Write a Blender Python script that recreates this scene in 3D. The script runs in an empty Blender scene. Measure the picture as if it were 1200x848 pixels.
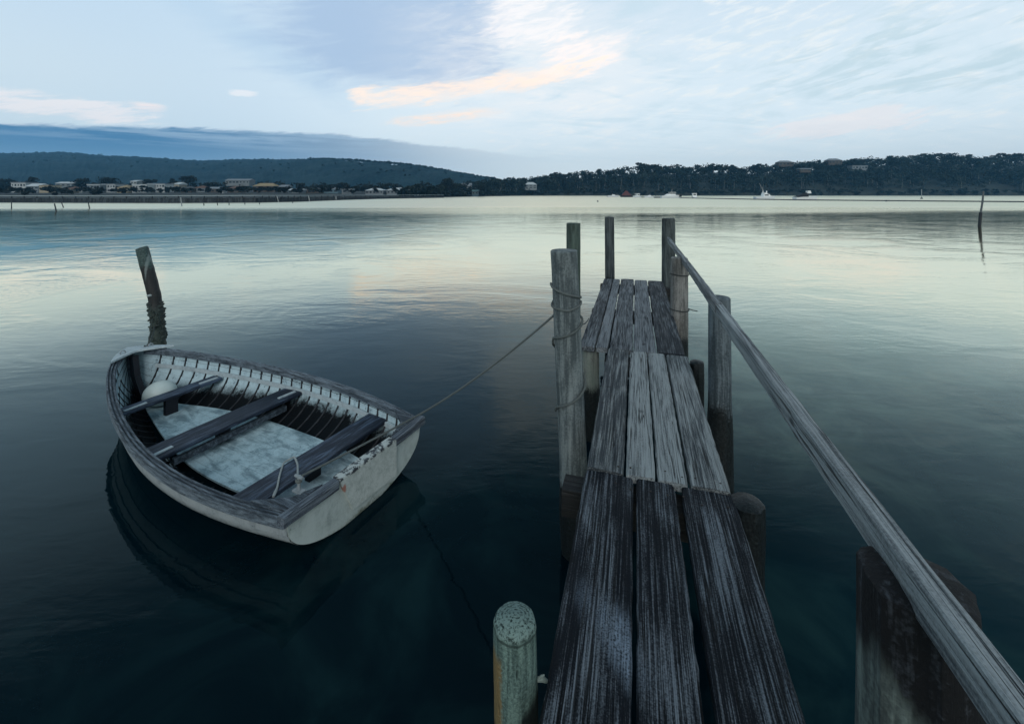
import bpy, math, random
import numpy as np
from mathutils import Vector, Matrix

random.seed(7)
RNG = np.random.default_rng(7)
C = bpy.context.scene.collection
SC = bpy.context.scene

# ------------------------------------------------------------------ camera geometry
F = 500.0          # focal length in photograph pixels (1200 wide)
HZ = 226.0         # horizon row
EYE = 2.6          # metres above the water
def W(px, py, Y):
    return Vector(((px - 600) / F * Y, Y, EYE - (py - HZ) / F * Y))
def G(px, py, z=0.0):
    Y = (EYE - z) * F / (py - HZ)
    return W(px, py, Y)

# ------------------------------------------------------------------ mesh builder
class MB:
    def __init__(s):
        s.v = []; s.f = []; s.r = []; s.cur = 0.0
    def add(s, verts, faces, r=None):
        o = len(s.v)
        s.v.extend([tuple(p) for p in verts])
        s.f.extend([tuple(i + o for i in f) for f in faces])
        s.r.extend([s.cur if r is None else r] * len(faces))
    def box(s, c, size, rz=0.0, rx=0.0, ry=0.0, r=None, ch=0.0):
        M = Matrix.Rotation(rz, 3, 'Z') @ Matrix.Rotation(ry, 3, 'Y') @ Matrix.Rotation(rx, 3, 'X')
        x, y, z = [q / 2 for q in size]
        vs = [Vector((a * x, b * y, d * z)) for d in (-1, 1) for b in (-1, 1) for a in (-1, 1)]
        fs = [(0, 2, 3, 1), (4, 5, 7, 6), (0, 1, 5, 4), (2, 6, 7, 3), (0, 4, 6, 2), (1, 3, 7, 5)]
        s.add([M @ p + Vector(c) for p in vs], fs, r)
    def tube(s, path, rad, n=10, cap=True, jit=0.0, rng=None, dome=0.0):
        path = [Vector(p) for p in path]
        m = len(path)
        if not hasattr(rad, '__len__'): rad = [rad] * m
        rings = []
        ref = None
        ph = [(rng.uniform(-1, 1) if rng else 0) for _ in range(n)]
        for i in range(m):
            t = (path[min(i + 1, m - 1)] - path[max(i - 1, 0)]).normalized()
            if ref is None:
                ref = Vector((1, 0, 0)) if abs(t.x) < .8 else Vector((0, 1, 0))
            b = t.cross(ref).normalized(); a = b.cross(t).normalized(); ref = a
            ring = []
            for k in range(n):
                an = 2 * math.pi * k / n
                rr = rad[i] * (1 + jit * (ph[k] + (rng.uniform(-.6, .6) if rng else 0)))
                ring.append(path[i] + (a * math.cos(an) + b * math.sin(an)) * rr)
            rings.append(ring)
        vs = [p for r in rings for p in r]
        fs = []
        for i in range(m - 1):
            for k in range(n):
                k2 = (k + 1) % n
                fs.append((i * n + k, i * n + k2, (i + 1) * n + k2, (i + 1) * n + k))
        if cap:
            for i, sg in ((0, -1), (m - 1, 1)):
                base = len(vs)
                cpt = path[i]
                t = (path[i] - path[i - 1]) if i else (path[0] - path[1])
                vs.append(cpt + t.normalized() * dome * (1 if i else 0))
                for k in range(n):
                    k2 = (k + 1) % n
                    fs.append((base, i * n + k2, i * n + k) if sg < 0 else (base, i * n + k, i * n + k2))
        s.add(vs, fs)
    def sweep(s, path, prof, closed_ends=True, up=Vector((0, 0, 1))):
        """profile (side, up) swept along a path; side = tangent x up"""
        path = [Vector(p) for p in path]; m = len(path); n = len(prof)
        vs = []
        for i in range(m):
            t = (path[min(i + 1, m - 1)] - path[max(i - 1, 0)]).normalized()
            sd = t.cross(up).normalized(); u = sd.cross(t).normalized()
            for a, b in prof: vs.append(path[i] + sd * a + u * b)
        fs = []
        for i in range(m - 1):
            for k in range(n):
                k2 = (k + 1) % n
                fs.append((i * n + k, i * n + k2, (i + 1) * n + k2, (i + 1) * n + k))
        if closed_ends:
            fs.append(tuple(range(n))[::-1]); fs.append(tuple((m - 1) * n + k for k in range(n)))
        s.add(vs, fs)
    def prism(s, poly, off, r=None):
        n = len(poly); P = [Vector(p) for p in poly]; o = Vector(off)
        vs = P + [p + o for p in P]
        fs = [tuple(range(n))[::-1], tuple(range(n, 2 * n))]
        for k in range(n):
            k2 = (k + 1) % n
            fs.append((k, k2, n + k2, n + k))
        s.add(vs, fs, r)
    def build(s, name, mat, parent=None, smooth=False, fixn=True):
        me = bpy.data.meshes.new(name)
        me.from_pydata(s.v, [], s.f)
        at = me.attributes.new('rnd', 'FLOAT', 'FACE')
        at.data.foreach_set('value', np.array(s.r, dtype=np.float32))
        if fixn:
            import bmesh
            bm = bmesh.new(); bm.from_mesh(me)
            bmesh.ops.recalc_face_normals(bm, faces=bm.faces[:]); bm.to_mesh(me); bm.free()
        if smooth:
            me.polygons.foreach_set('use_smooth', [True] * len(me.polygons))
            if smooth != 'all':
                me.set_sharp_from_angle(angle=math.radians(40))
        me.materials.append(mat)
        o = bpy.data.objects.new(name, me); C.objects.link(o)
        if parent: o.parent = parent
        return o

def np_mesh(name, verts, faces, rnd, mat, parent=None):
    me = bpy.data.meshes.new(name)
    nv, nf = len(verts), len(faces)
    k = faces.shape[1]
    me.vertices.add(nv); me.vertices.foreach_set('co', verts.astype(np.float32).ravel())
    me.loops.add(nf * k); me.loops.foreach_set('vertex_index', faces.astype(np.int32).ravel())
    me.polygons.add(nf); me.polygons.foreach_set('loop_start', np.arange(0, nf * k, k, dtype=np.int32))
    me.update(calc_edges=True); me.validate()
    at = me.attributes.new('rnd', 'FLOAT', 'FACE'); at.data.foreach_set('value', rnd.astype(np.float32))
    me.materials.append(mat)
    o = bpy.data.objects.new(name, me); C.objects.link(o)
    if parent: o.parent = parent
    return o

def tag(o, label=None, cat=None, group=None, kind=None):
    if label: o['label'] = label
    if cat: o['category'] = cat
    if group: o['group'] = group
    if kind: o['kind'] = kind
    return o
def empty(name, loc, label=None, cat=None, group=None, rz=0.0):
    o = bpy.data.objects.new(name, None); C.objects.link(o)
    o.location = loc; o.rotation_euler = (0, 0, rz); o.empty_display_size = .2
    return tag(o, label, cat, group)
def copy_thing(root, loc, rz=0.0, sc=None):
    r = root.copy(); C.objects.link(r); r.location = loc; r.rotation_euler = (0, 0, rz)
    if sc: r.scale = sc
    for ch in list(root.children):
        c = ch.copy(); C.objects.link(c); c.parent = r
        for g in list(ch.children):
            d = g.copy(); C.objects.link(d); d.parent = c
    return r

# ------------------------------------------------------------------ node helper
class NT:
    def __init__(s, tree):
        s.t = tree; s.n = tree.nodes; s.l = tree.links
    def new(s, typ, **kw):
        n = s.n.new(typ)
        for k, v in kw.items(): setattr(n, k, v)
        return n
    def link(s, a, b): s.l.new(a, b)
    def put(s, sock, val):
        if isinstance(val, X): s.l.new(val.o, sock)
        elif isinstance(val, bpy.types.NodeSocket): s.l.new(val, sock)
        else: sock.default_value = val
    def math(s, op, a, b=None, c=None, clamp=False):
        n = s.new('ShaderNodeMath', operation=op); n.use_clamp = clamp
        s.put(n.inputs[0], a)
        if b is not None: s.put(n.inputs[1], b)
        if c is not None: s.put(n.inputs[2], c)
        return X(s, n.outputs[0])
    def ss(s, x, a, b, lo=0.0, hi=1.0):
        n = s.new('ShaderNodeMapRange', interpolation_type='SMOOTHSTEP')
        s.put(n.inputs[0], x); s.put(n.inputs[1], a); s.put(n.inputs[2], b)
        n.inputs[3].default_value = lo; n.inputs[4].default_value = hi
        return X(s, n.outputs[0])
    def lin(s, x, a, b, lo=0.0, hi=1.0):
        n = s.new('ShaderNodeMapRange')
        s.put(n.inputs[0], x); s.put(n.inputs[1], a); s.put(n.inputs[2], b)
        n.inputs[3].default_value = lo; n.inputs[4].default_value = hi
        return X(s, n.outputs[0])
    def noise(s, vec, scale=1.0, detail=4.0, rough=.55, dist=0.0, out=0):
        n = s.new('ShaderNodeTexNoise')
        s.put(n.inputs['Vector'], vec); n.inputs['Scale'].default_value = scale
        n.inputs['Detail'].default_value = detail; n.inputs['Roughness'].default_value = rough
        n.inputs['Distortion'].default_value = dist
        return X(s, n.outputs[out])
    def comb(s, x, y, z):
        n = s.new('ShaderNodeCombineXYZ')
        for k, q in enumerate((x, y, z)): s.put(n.inputs[k], q)
        return X(s, n.outputs[0])
    def sep(s, v):
        n = s.new('ShaderNodeSeparateXYZ'); s.put(n.inputs[0], v)
        return [X(s, q) for q in n.outputs]
    def mix(s, f, a, b):
        n = s.new('ShaderNodeMix', data_type='RGBA')
        s.put(n.inputs[0], f)
        for k, q in ((6, a), (7, b)):
            if isinstance(q, (tuple, list)): q = tuple(q) + ((1.0,) if len(q) == 3 else ())
            s.put(n.inputs[k], q)
        return X(s, n.outputs[2])
    def curve(s, x, pts):
        """float curve through (x, y) points given in any range"""
        xs = [p[0] for p in pts]; ys = [p[1] for p in pts]
        x0, x1, y0, y1 = min(xs), max(xs), min(ys), max(ys)
        if y1 - y0 < 1e-6: y1 = y0 + 1
        n = s.new('ShaderNodeFloatCurve'); cu = n.mapping.curves[0]
        for i, (a, b) in enumerate(pts):
            q = ((a - x0) / (x1 - x0), (b - y0) / (y1 - y0))
            if i == 0: cu.points[0].location = q
            elif i == len(pts) - 1: cu.points[-1].location = q
            else: cu.points.new(*q)
        n.mapping.update()
        s.put(n.inputs[1], (s.lin(x, x0, x1)))
        return X(s, n.outputs[0]) * (y1 - y0) + y0
class X:
    def __init__(s, nt, o): s.nt = nt; s.o = o
    def __add__(s, b): return s.nt.math('ADD', s, b)
    __radd__ = __add__
    def __sub__(s, b): return s.nt.math('SUBTRACT', s, b)
    def __rsub__(s, b): return s.nt.math('SUBTRACT', b, s)
    def __mul__(s, b): return s.nt.math('MULTIPLY', s, b)
    __rmul__ = __mul__
    def __truediv__(s, b): return s.nt.math('DIVIDE', s, b)
    def clamp(s): return s.nt.math('ADD', s, 0.0, clamp=True)

def new_mat(name):
    m = bpy.data.materials.new(name); m.use_nodes = True
    nt = NT(m.node_tree); nt.n.clear()
    out = nt.new('ShaderNodeOutputMaterial')
    p = nt.new('ShaderNodeBsdfPrincipled')
    nt.link(p.outputs[0], out.inputs[0])
    return m, nt, p
def bump(nt, p, h, strength=.5, dist=.01):
    b = nt.new('ShaderNodeBump'); b.inputs['Strength'].default_value = strength
    b.inputs['Distance'].default_value = dist
    nt.put(b.inputs['Height'], h); nt.link(b.outputs[0], p.inputs['Normal'])
def objco(nt):
    return X(nt, nt.new('ShaderNodeTexCoord').outputs['Object'])
def attr(nt, name='rnd'):
    n = nt.new('ShaderNodeAttribute'); n.attribute_name = name
    return X(nt, n.outputs['Fac'])
def worldpos(nt):
    return X(nt, nt.new('ShaderNodeNewGeometry').outputs['Position'])

def mat_plain(name, col, rough=.6, var=.25, scale=6.0, spec=.4, bm=.0):
    m, nt, p = new_mat(name)
    co = objco(nt); n = nt.noise(co, scale, 5, .6)
    a = tuple(c * (1 - var) for c in col); b = tuple(min(1, c * (1 + var)) for c in col)
    nt.put(p.inputs['Base Color'], nt.mix(n, a, b))
    p.inputs['Roughness'].default_value = rough
    p.inputs['Specular IOR Level'].default_value = spec
    if bm: bump(nt, p, n, bm, .01)
    return m

def mat_wood(name, dark, light, axis=1, grain=55.0, along=1.6, lo=.42, hi=.66, blotch=.5, rough=.62,
             spec=.35, bs=.8, bd=.008, pale=None, rv=.5, smear=None):
    """weathered timber: long grain lines along one axis, broad stains, per-board tone (rnd)"""
    m, nt, p = new_mat(name)
    co = objco(nt); x, y, z = nt.sep(co); r = attr(nt)
    q = [x, y, z]
    sc = [grain] * 3; sc[axis] = along
    vec = nt.comb(*[q[i] * sc[i] + r * (17.3 + 5 * i) for i in range(3)])
    g = nt.noise(vec, 1.0, 6, .62, .35)
    sc2 = [grain * 3.1] * 3; sc2[axis] = along * 2.5
    g2 = nt.noise(nt.comb(*[q[i] * sc2[i] + r * 9.1 for i in range(3)]), 1.0, 3, .6)
    sc3 = [7.0] * 3; sc3[axis] = 1.7
    big = nt.noise(nt.comb(*[q[i] * sc3[i] + r * 31.0 for i in range(3)]), 1.0, 5, .6, .6)
    spk = nt.noise(co, 160.0, 2, .5)
    f = nt.ss(g * .7 + g2 * .3 + (spk - .5) * .25 + (big - .5) * blotch + (r - .5) * rv * .25, lo, hi)
    col = nt.mix(f, dark, light)
    crk = nt.noise(nt.comb(*[q[i] * (26.0 if i != axis else .45) + r * 23.0 for i in range(3)]), 1.0, 3, .55, .25)
    crk = nt.ss(nt.math('ABSOLUTE', crk - .5), .017, .005) * nt.ss(big, .40, .55)
    if pale:
        col = nt.mix(nt.ss(big, .58, .75) * .7, col, pale)
    knots = nt.ss(nt.noise(nt.comb(*[q[i] * (9.0 if i != axis else 5.0) + r * 13 for i in range(3)]), 1.0, 1, .4), .74, .79)
    col = nt.mix(knots * .7, col, tuple(c * .4 for c in dark))
    col = nt.mix(crk * .85, col, tuple(c_ * .25 for c_ in dark))
    if smear:   # old bird lime and salt on the boards
        a_ = (x - smear[0]) * .82 + (y - smear[1]) * .57; b__ = (y - smear[1]) * .82 - (x - smear[0]) * .57
        mk = nt.ss(a_ * a_ * 130 + b__ * b__ * 22 + (big - .5) * 4.0 + (g - .5) * 3.0, 1.2, -.8)
        col = nt.mix(mk * nt.ss(g2 * .5 + spk * .5, .34, .56) * .85, col, (.27, .34, .43))
        drop = nt.ss(nt.noise(nt.comb(x * 22, y * 22, 5.0), 1.0, 2, .5), .765, .785)
        col = nt.mix(drop * .8, col, (.42, .46, .50))
    nt.put(p.inputs['Base Color'], col)
    nt.put(p.inputs['Roughness'], nt.lin(g, .3, .7, rough + .12, rough - .1))
    p.inputs['Specular IOR Level'].default_value = spec
    bump(nt, p, g * .75 + g2 * .3 + spk * .1 - crk * .9, bs, bd)
    return m

def mat_pile(name, dry_dark, dry_light, tide=.6, band=.12, moss=None, top=None, head=None):
    """round jetty pile: vertical cracks, dark wet growth under the tide mark"""
    m, nt, p = new_mat(name)
    x, y, z = nt.sep(worldpos(nt))
    g = nt.noise(nt.comb(x * 38, y * 38, z * 2.2), 1.0, 6, .62, .5)
    big = nt.noise(nt.comb(x * 7, y * 7, z * 2.0), 1.0, 5, .6, .8)
    fine = nt.noise(worldpos(nt), 70.0, 4, .6)
    f = nt.ss(g * .65 + fine * .35 + (big - .5) * .6, .36, .66)
    col = nt.mix(f, dry_dark, dry_light)
    if moss: col = nt.mix(nt.ss(big + (fine - .5) * .4, .5, .7) * .75, col, moss)
    crack = nt.ss(nt.noise(nt.comb(x * 60, y * 60, z * 1.1), 1.0, 2, .5, .2), .30, .24)
    col = nt.mix(crack * .8, col, (.012, .013, .014))
    wet = nt.ss(z + (big - .5) * band * 3.0 + (fine - .5) * band, tide + band * .5, tide - band * .5)
    wetc = nt.mix(nt.ss(fine, .4, .7), (.004, .006, .007), (.017, .023, .026))
    col = nt.mix(wet, col, wetc)
    if head:
        hd = nt.ss(z + (x - head[0]) * 1.5 + (big - .5) * .30 + (fine - .5) * .06, head[1] - .05, head[1] + .03)
        col = nt.mix(hd, col, nt.mix(nt.ss(g * .6 + fine * .4, .50, .66), (.004, .0045, .006), (.04, .046, .055)))
    nt.put(p.inputs['Base Color'], col)
    nt.put(p.inputs['Roughness'], nt.lin(wet, 0, 1, .75, .45))
    p.inputs['Specular IOR Level'].default_value = .3
    bump(nt, p, g * .6 + fine * .4 - crack * .5, .7, .01)
    return m

# ------------------------------------------------------------------ world
def build_world():
    w = bpy.data.worlds.new('World'); SC.world = w; w.use_nodes = True
    nt = NT(w.node_tree); nt.n.clear()
    out = nt.new('ShaderNodeOutputWorld'); bg = nt.new('ShaderNodeBackground')
    nt.link(bg.outputs[0], out.inputs[0])
    ST = .1
    bg.inputs[1].default_value = ST
    sky = nt.new('ShaderNodeTexSky', sky_type='NISHITA')
    sky.sun_disc = False
    sky.sun_elevation = math.radians(SUN_EL); sky.sun_rotation = math.radians(SUN_AZ)
    sky.altitude = 0; sky.air_density = 1.0; sky.dust_density = 1.5; sky.ozone_density = 2.0
    d = X(nt, nt.new('ShaderNodeTexCoord').outputs['Generated'])
    x, y, z = nt.sep(d)
    az = nt.math('ARCTAN2', x, y) * 57.2958
    el = nt.math('ARCSINE', z) * 57.2958
    zz = nt.math('MAXIMUM', z, 0.0) + .10
    cp = nt.comb(x / zz, y / zz, 0.0)
    n_big = nt.noise(cp, .55, 6, .58, .6)
    n_str = nt.noise(nt.comb(x / zz * 1.0 + y / zz * .45, y / zz * 2.4 - x / zz * .5, 3.0), 1.15, 9, .64, .9)
    n_fin = nt.noise(cp, 3.2, 7, .62, .5)
    n_edge = nt.noise(nt.comb(az * .11, el * .55, 1.0), 1.0, 6, .62, .3)
    S = 1.36 / ST
    def col(r, g, b): return (r * S * 1.09, g * S * 1.0, b * S * .915)
    n_w = nt.noise(nt.comb(az * .15 - el * .10, el * .62 - az * .10, 2.0), 1.0, 9, .66, .5)      # wispy, drawn out along the wind
    n_w2 = nt.noise(nt.comb(az * .34 - el * .22, el * 1.30 - az * .22, 6.0), 1.0, 8, .68, .4)
    nw = nt.ss(n_w, .30, .70) * .5 + nt.ss(n_w2, .30, .70) * .5
    def wisp(env, lo=.40, hi=.90, amt=1.25):
        return nt.ss(env * 1.1 + (nw - .5) * amt * nt.ss(env, .0, .3), lo, hi)
    # general veil of cloud, by elevation
    veil = nt.mix(nt.ss(el, 0, 9), col(.47, .575, .66), col(.49, .615, .72))
    veil = nt.mix(nt.ss(el, 11, 25), veil, col(.43, .56, .69))
    veil = nt.mix(nt.ss(el, 24.5, 37), veil, col(.060, .125, .175))
    veil = nt.mix(nt.ss(az, -10, -46) * nt.ss(el, 40, 20), veil, col(.37, .515, .67))
    lowl = nt.ss(az, -20, -50) * nt.ss(el, 20, 10)
    veil = nt.mix(lowl * .6, veil, col(.45, .57, .66))
    cl = nt.mix(.90, sky.outputs[0], veil)
    # grey-blue thicker cloud, upper left of centre, with a tail drawn out to the upper left
    th = nt.ss(az, -40, -17) * nt.ss(az, 5, -9) * nt.ss(el, 10, 17.5)
    cl = nt.mix(nt.ss(th + (n_w - .5) * 1.2, .10, .85) * .85 * nt.ss(el, 36, 27), cl, col(.240, .360, .545))
    tail = nt.ss(nt.math('ABSOLUTE', el - 17.2 + (az + 32) * .52 + (n_w2 - .5) * 4), 3.2, .3) * nt.ss(az, -45, -38) * nt.ss(az, -18, -25)
    cl = nt.mix(tail * .32, cl, col(.27, .42, .60))
    # blue-grey gaps and brighter streaks over the right half
    right = nt.ss(az, -6, 10)
    g1 = nt.ss(n_str * .6 + n_w * .4, .47, .62) * nt.ss(el, 2, 8) * nt.ss(el, 38, 28) * right
    cl = nt.mix(g1 * .38, cl, col(.345, .49, .60))
    wh = nt.ss(n_str * .45 + n_w2 * .55, .50, .38) * nt.ss(el, 2, 8) * nt.ss(el, 34, 26) * nt.ss(az, -22, 6)
    cl = nt.mix(wh * .5, cl, col(.585, .645, .69))
    gr = nt.ss(n_w, .46, .60) * nt.ss(el, 7, 11) * nt.ss(el, 20, 15) * nt.ss(az, 24, 38)
    cl = nt.mix(gr * .6, cl, col(.33, .47, .565))
    pk = wisp(nt.ss(nt.math('ABSOLUTE', el - 7.3 - (az - 36) * .05), 2.6, .2) * nt.ss(nt.math('ABSOLUTE', az - 37), 13, 3), .55, 1.0)
    cl = nt.mix(pk * .55, cl, col(.60, .605, .655))
    # the glowing cloud in the middle and the bright break above it
    glow = .9 * nt.ss(nt.math('ABSOLUTE', az - 3.0), 24, 3) * nt.ss(nt.math('ABSOLUTE', el - 16), 12, 2)
    cl = nt.mix(glow * nt.ss(n_w * .5 + n_str * .5, .66, .40) * .60, cl, col(.60, .645, .70))
    m3 = wisp(nt.ss(nt.math('ABSOLUTE', az - 2 - (el - 20) * .25), 13, 2) * nt.ss(el, 16, 21) * nt.ss(el, 35, 27), .42, 1.35)
    cl = nt.mix(m3 * .75, cl, col(.66, .685, .735))
    m1w = wisp(nt.ss(nt.math('ABSOLUTE', az - 9 - (el - 17) * .6), 9, 2) * nt.ss(nt.math('ABSOLUTE', el - 17.2), 5.0, .8), .42, 1.35)
    cl = nt.mix(m1w * .85, cl, col(.68, .67, .70))
    ln = nt.math('ABSOLUTE', el - (11.2 + (az + 20.8) * .165) - nt.ss(az, -8, -18) * .5)
    m1 = wisp(nt.ss(ln, 2.5, .2) * nt.ss(az, -22.5, -19.5) * nt.ss(az, 17, 6), .36, 1.12)
    cl = nt.mix(m1 * nt.ss(n_w2 * .6 + n_fin * .4, .62, .42, .45, 1.0) * .92, cl, col(.71, .635, .585))
    ln2 = nt.math('ABSOLUTE', el - (9.2 + (az + 14) * .13))
    m2 = wisp(nt.ss(ln2, 1.5, .1) * nt.ss(az, -19, -14) * nt.ss(az, 4, -5), .40, 1.2)
    cl = nt.mix(m2 * nt.ss(n_w2, .60, .42, .3, 1.0) * .9, cl, col(.68, .60, .555))
    # small bright clouds and pale wisps over the bank, left
    m4b = wisp(nt.ss(nt.math('ABSOLUTE', az + 46), 11, 2) * nt.ss(nt.math('ABSOLUTE', el - 7.8), 2.0, .2), .45, 1.1)
    cl = nt.mix(m4b * .7, cl, col(.60, .62, .68))
    m4 = wisp(nt.ss(nt.math('ABSOLUTE', az + 40.5), 3.2, .4) * nt.ss(nt.math('ABSOLUTE', el - 8.7), 1.0, .1), .42, 1.15)
    cl = nt.mix(m4 * nt.ss(n_w2, .62, .42, .2, 1.0) * .8, cl, col(.66, .62, .65))
    m5 = wisp(nt.ss(nt.math('ABSOLUTE', az + 32.3), 2.4, .2) * nt.ss(nt.math('ABSOLUTE', el - 11.2), .7, .05), .45, 1.2)
    cl = nt.mix(m5 * .45, cl, col(.66, .68, .73))
    # blue cloud bank low on the left
    top = nt.curve(az, [(-70, 6.0), (-50, 6.1), (-38, 6.9), (-22, 7.0), (-11, 6.2), (4.6, 4.6), (12, 3.6)])
    bk = nt.ss(el - top + (n_edge - .5) * 1.5 + (n_w2 - .5) * 1.1, .24, -.26) * nt.ss(az, 10, -22)
    soft = nt.ss(nt.noise(nt.comb(az * .06, el * 1.1, 7.0), 1.0, 8, .66, .4), .44, .62) * nt.ss(el, 4.2, 6.4)
    bcol = nt.mix(nt.ss(az, -44, 0), col(.050, .150, .300), col(.30, .395, .50))
    bcol = nt.mix(soft * .6, bcol, col(.25, .38, .53))
    bcol = nt.mix(nt.ss(el, 5.5, 2.0) * .35, bcol, col(.27, .43, .60))
    cl = nt.mix(bk, cl, bcol)
    # behind the camera: an ordinary overcast evening sky
    cl = nt.mix(nt.ss(y, .1, -.3), cl, nt.mix(nt.ss(el, 0, 50), col(.30, .42, .50), col(.10, .165, .215)))
    nt.put(bg.inputs[0], cl)

SUN_EL, SUN_AZ = 36.0, 182.0       # azimuth from +Y, clockwise seen from above
build_world()
sl = bpy.data.lights.new('sun', 'SUN'); sl.energy = 1.15; sl.angle = math.radians(40); sl.color = (1.0, .985, .96)
so = bpy.data.objects.new('sun', sl); C.objects.link(so)
a_, e_ = math.radians(SUN_AZ), math.radians(SUN_EL)
sdir = Vector((math.sin(a_) * math.cos(e_), math.cos(a_) * math.cos(e_), math.sin(e_)))
so.rotation_euler = sdir.to_track_quat('Z', 'Y').to_euler()

cam = bpy.data.cameras.new('camera'); co_ = bpy.data.objects.new('camera', cam); C.objects.link(co_)
co_.location = (0, 0, EYE); co_.rotation_euler = (math.radians(90), 0, 0)
cam.sensor_width = 36; cam.lens = 36 * F / 1200; cam.shift_y = -(424 - HZ) / 1200
cam.clip_start = .05; cam.clip_end = 20000
SC.camera = co_
SC.view_settings.view_transform = 'Standard'; SC.view_settings.look = 'None'
SC.view_settings.exposure = 0.22; SC.view_settings.gamma = 1.0
SC.cycles.max_bounces = 6; SC.cycles.volume_bounces = 1
SC.cycles.use_denoising = True

# ------------------------------------------------------------------ water
def build_water():
    m, nt, p = new_mat('lake_water')
    pos = worldpos(nt); x, y, z = nt.sep(pos)
    dist = nt.math('SQRT', x * x + y * y)
    # ripples: long crests lying across the view, several sizes
    r1 = nt.noise(nt.comb(x * 1.3 + y * .25, y * 3.4, 0.0), 1.0, 3, .55, .6)
    r2 = nt.noise(nt.comb(x * 4.2 - y * .9, y * 9.5, 4.0), 1.0, 3, .55, .5)
    r3 = nt.noise(nt.comb(x * .28, y * .55, 9.0), 1.0, 3, .5, .8)
    calm = nt.noise(nt.comb(x * .22, y * .34, 2.0), 1.0, 3, .55, 1.2)
    near = nt.ss(dist, 3, 14, .45, 1.0)
    patch = nt.ss(calm, .35, .65, .45, 1.2)
    h = (r1 * .0066 + r2 * .0026 * patch + r3 * .006) * near * patch
    # far, breeze-ruffled water
    band = nt.noise(nt.comb(x * .006, y * .05, 5.0), 1.0, 3, .55, .3)
    ruffle = nt.ss(y + (band - .5) * 70, 40, 96)
    b = nt.new('ShaderNodeBump'); b.inputs['Strength'].default_value = 1.0; b.inputs['Distance'].default_value = 1.0
    nt.put(b.inputs['Height'], h); nt.link(b.outputs[0], p.inputs['Normal'])
    # body colour: black-teal depth, paler right of the jetty where sky sheen is painted in
    deep = nt.noise(nt.comb(x * 1.1, y * 1.1, 0.0), 1.0, 6, .62, 1.1)
    shoal = nt.ss(deep, .40, .75)
    c = nt.mix(shoal, (.0006, .0055, .0090), (.0050, .0190, .0225))
    c = nt.mix(nt.ss(dist, 2.2, 6.0) * .85, c, (.0014, .0105, .0165))
    rgt = nt.ss(x - y * .29 + (deep - .5) * 2.0, -.2, 2.2)
    c = nt.mix(rgt * nt.ss(y, .3, 2.2) * .8, c, nt.mix(shoal, (.0012, .0180, .0260), (.0130, .0400, .0420)))
    c = nt.mix(rgt * nt.ss(y + (deep - .5) * 3, 3.2, 8.5) * nt.ss(dist, 60, 20) * .9, c, (.190, .250, .205))  # bright sheen of the water put into the body colour
    nt.put(p.inputs['Base Color'], c); p.inputs['Specular IOR Level'].default_value = 0.0; p.inputs['Roughness'].default_value = .9
    gl = nt.new('ShaderNodeBsdfGlossy'); gl.inputs['Color'].default_value = (1.0, .975, .84, 1)
    nt.put(gl.inputs['Roughness'], ruffle * .30 + nt.ss(dist, 8, 50, .02, .07)); nt.link(b.outputs[0], gl.inputs['Normal'])
    fr = nt.new('ShaderNodeFresnel'); fr.inputs['IOR'].default_value = 1.33; nt.link(b.outputs[0], fr.inputs['Normal'])
    fc = nt.curve(X(nt, fr.outputs[0]), [(0.0, .0), (.05, .030), (.10, .080), (.17, .185), (.28, .60), (.41, .93), (.6, 1.0), (1.0, 1.0)])
    nt.put(gl.inputs['Color'], nt.mix(nt.ss(X(nt, fr.outputs[0]), .08, .38), (.80, .98, 1.0), (1.0, .935, .74)))
    mx = nt.new('ShaderNodeMixShader'); nt.put(mx.inputs[0], fc); nt.link(p.outputs[0], mx.inputs[1]); nt.link(gl.outputs[0], mx.inputs[2])
    nt.link(mx.outputs[0], nt.n['Material Output'].inputs[0])
    xs = np.concatenate([-np.geomspace(9000, 1, 40), [0], np.geomspace(1, 9000, 40)])
    ys = np.concatenate([-np.geomspace(2000, 1, 20), [0], np.geomspace(1, 9000, 40)])
    V = np.array([(a, b_, 0.0) for b_ in ys for a in xs]); n = len(xs)
    Fc = np.array([(j * n + i, j * n + i + 1, (j + 1) * n + i + 1, (j + 1) * n + i) for j in range(len(ys) - 1) for i in range(n - 1)])
    o = np_mesh('water', V, Fc, np.zeros(len(Fc)), m)
    tag(o, 'dark calm lake water mirroring the evening sky', None, None, 'structure')
build_water()

# ------------------------------------------------------------------ the jetty (local frame: x across to the right, y along towards the far end)
JA = math.atan2(.29, 1.0)                     # jetty bearing, clockwise from +Y
JROT = -JA
CJ, SJ = math.cos(JA), math.sin(JA)
def J2W(L, D, z=0): return Vector((L * CJ + D * SJ, -L * SJ + D * CJ, z))
def W2J(p): return Vector((p[0] * CJ - p[1] * SJ, p[0] * SJ + p[1] * CJ, p[2]))
def PJ(px, py, Y): return W2J(W(px, py, Y))   # photograph pixel at a depth -> jetty frame

m_deck_near = mat_wood('worn_dark_deck_timber', (.0035, .0060, .0105), (.180, .210, .245), 1, 120, 1.8, .47, .70, .50, .6, .14, 1.0, .014, None, .3, (-.075, 1.60))
m_deck_mid = mat_wood('grey_deck_timber', (.034, .042, .050), (.30, .33, .34), 1, 95, 2.6, .36, .66, .45, .65, .2, 1.0, .009, (.20, .215, .22), .9)
m_deck_far = mat_wood('dark_grey_deck_timber', (.014, .019, .026), (.19, .21, .23), 1, 90, 2.6, .38, .66, .5, .65, .2, .8, .008, None, .8)
m_rail = mat_wood('silvered_handrail_timber', (.036, .046, .056), (.285, .315, .33), 1, 80, 1.9, .32, .66, .5, .62, .35, 1.0, .010, (.27, .29, .295), .6)
m_beam = mat_wood('wet_black_bearer_timber', (.006, .007, .008), (.05, .05, .05), 0, 40, 1.5, .45, .7, .4)

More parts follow.
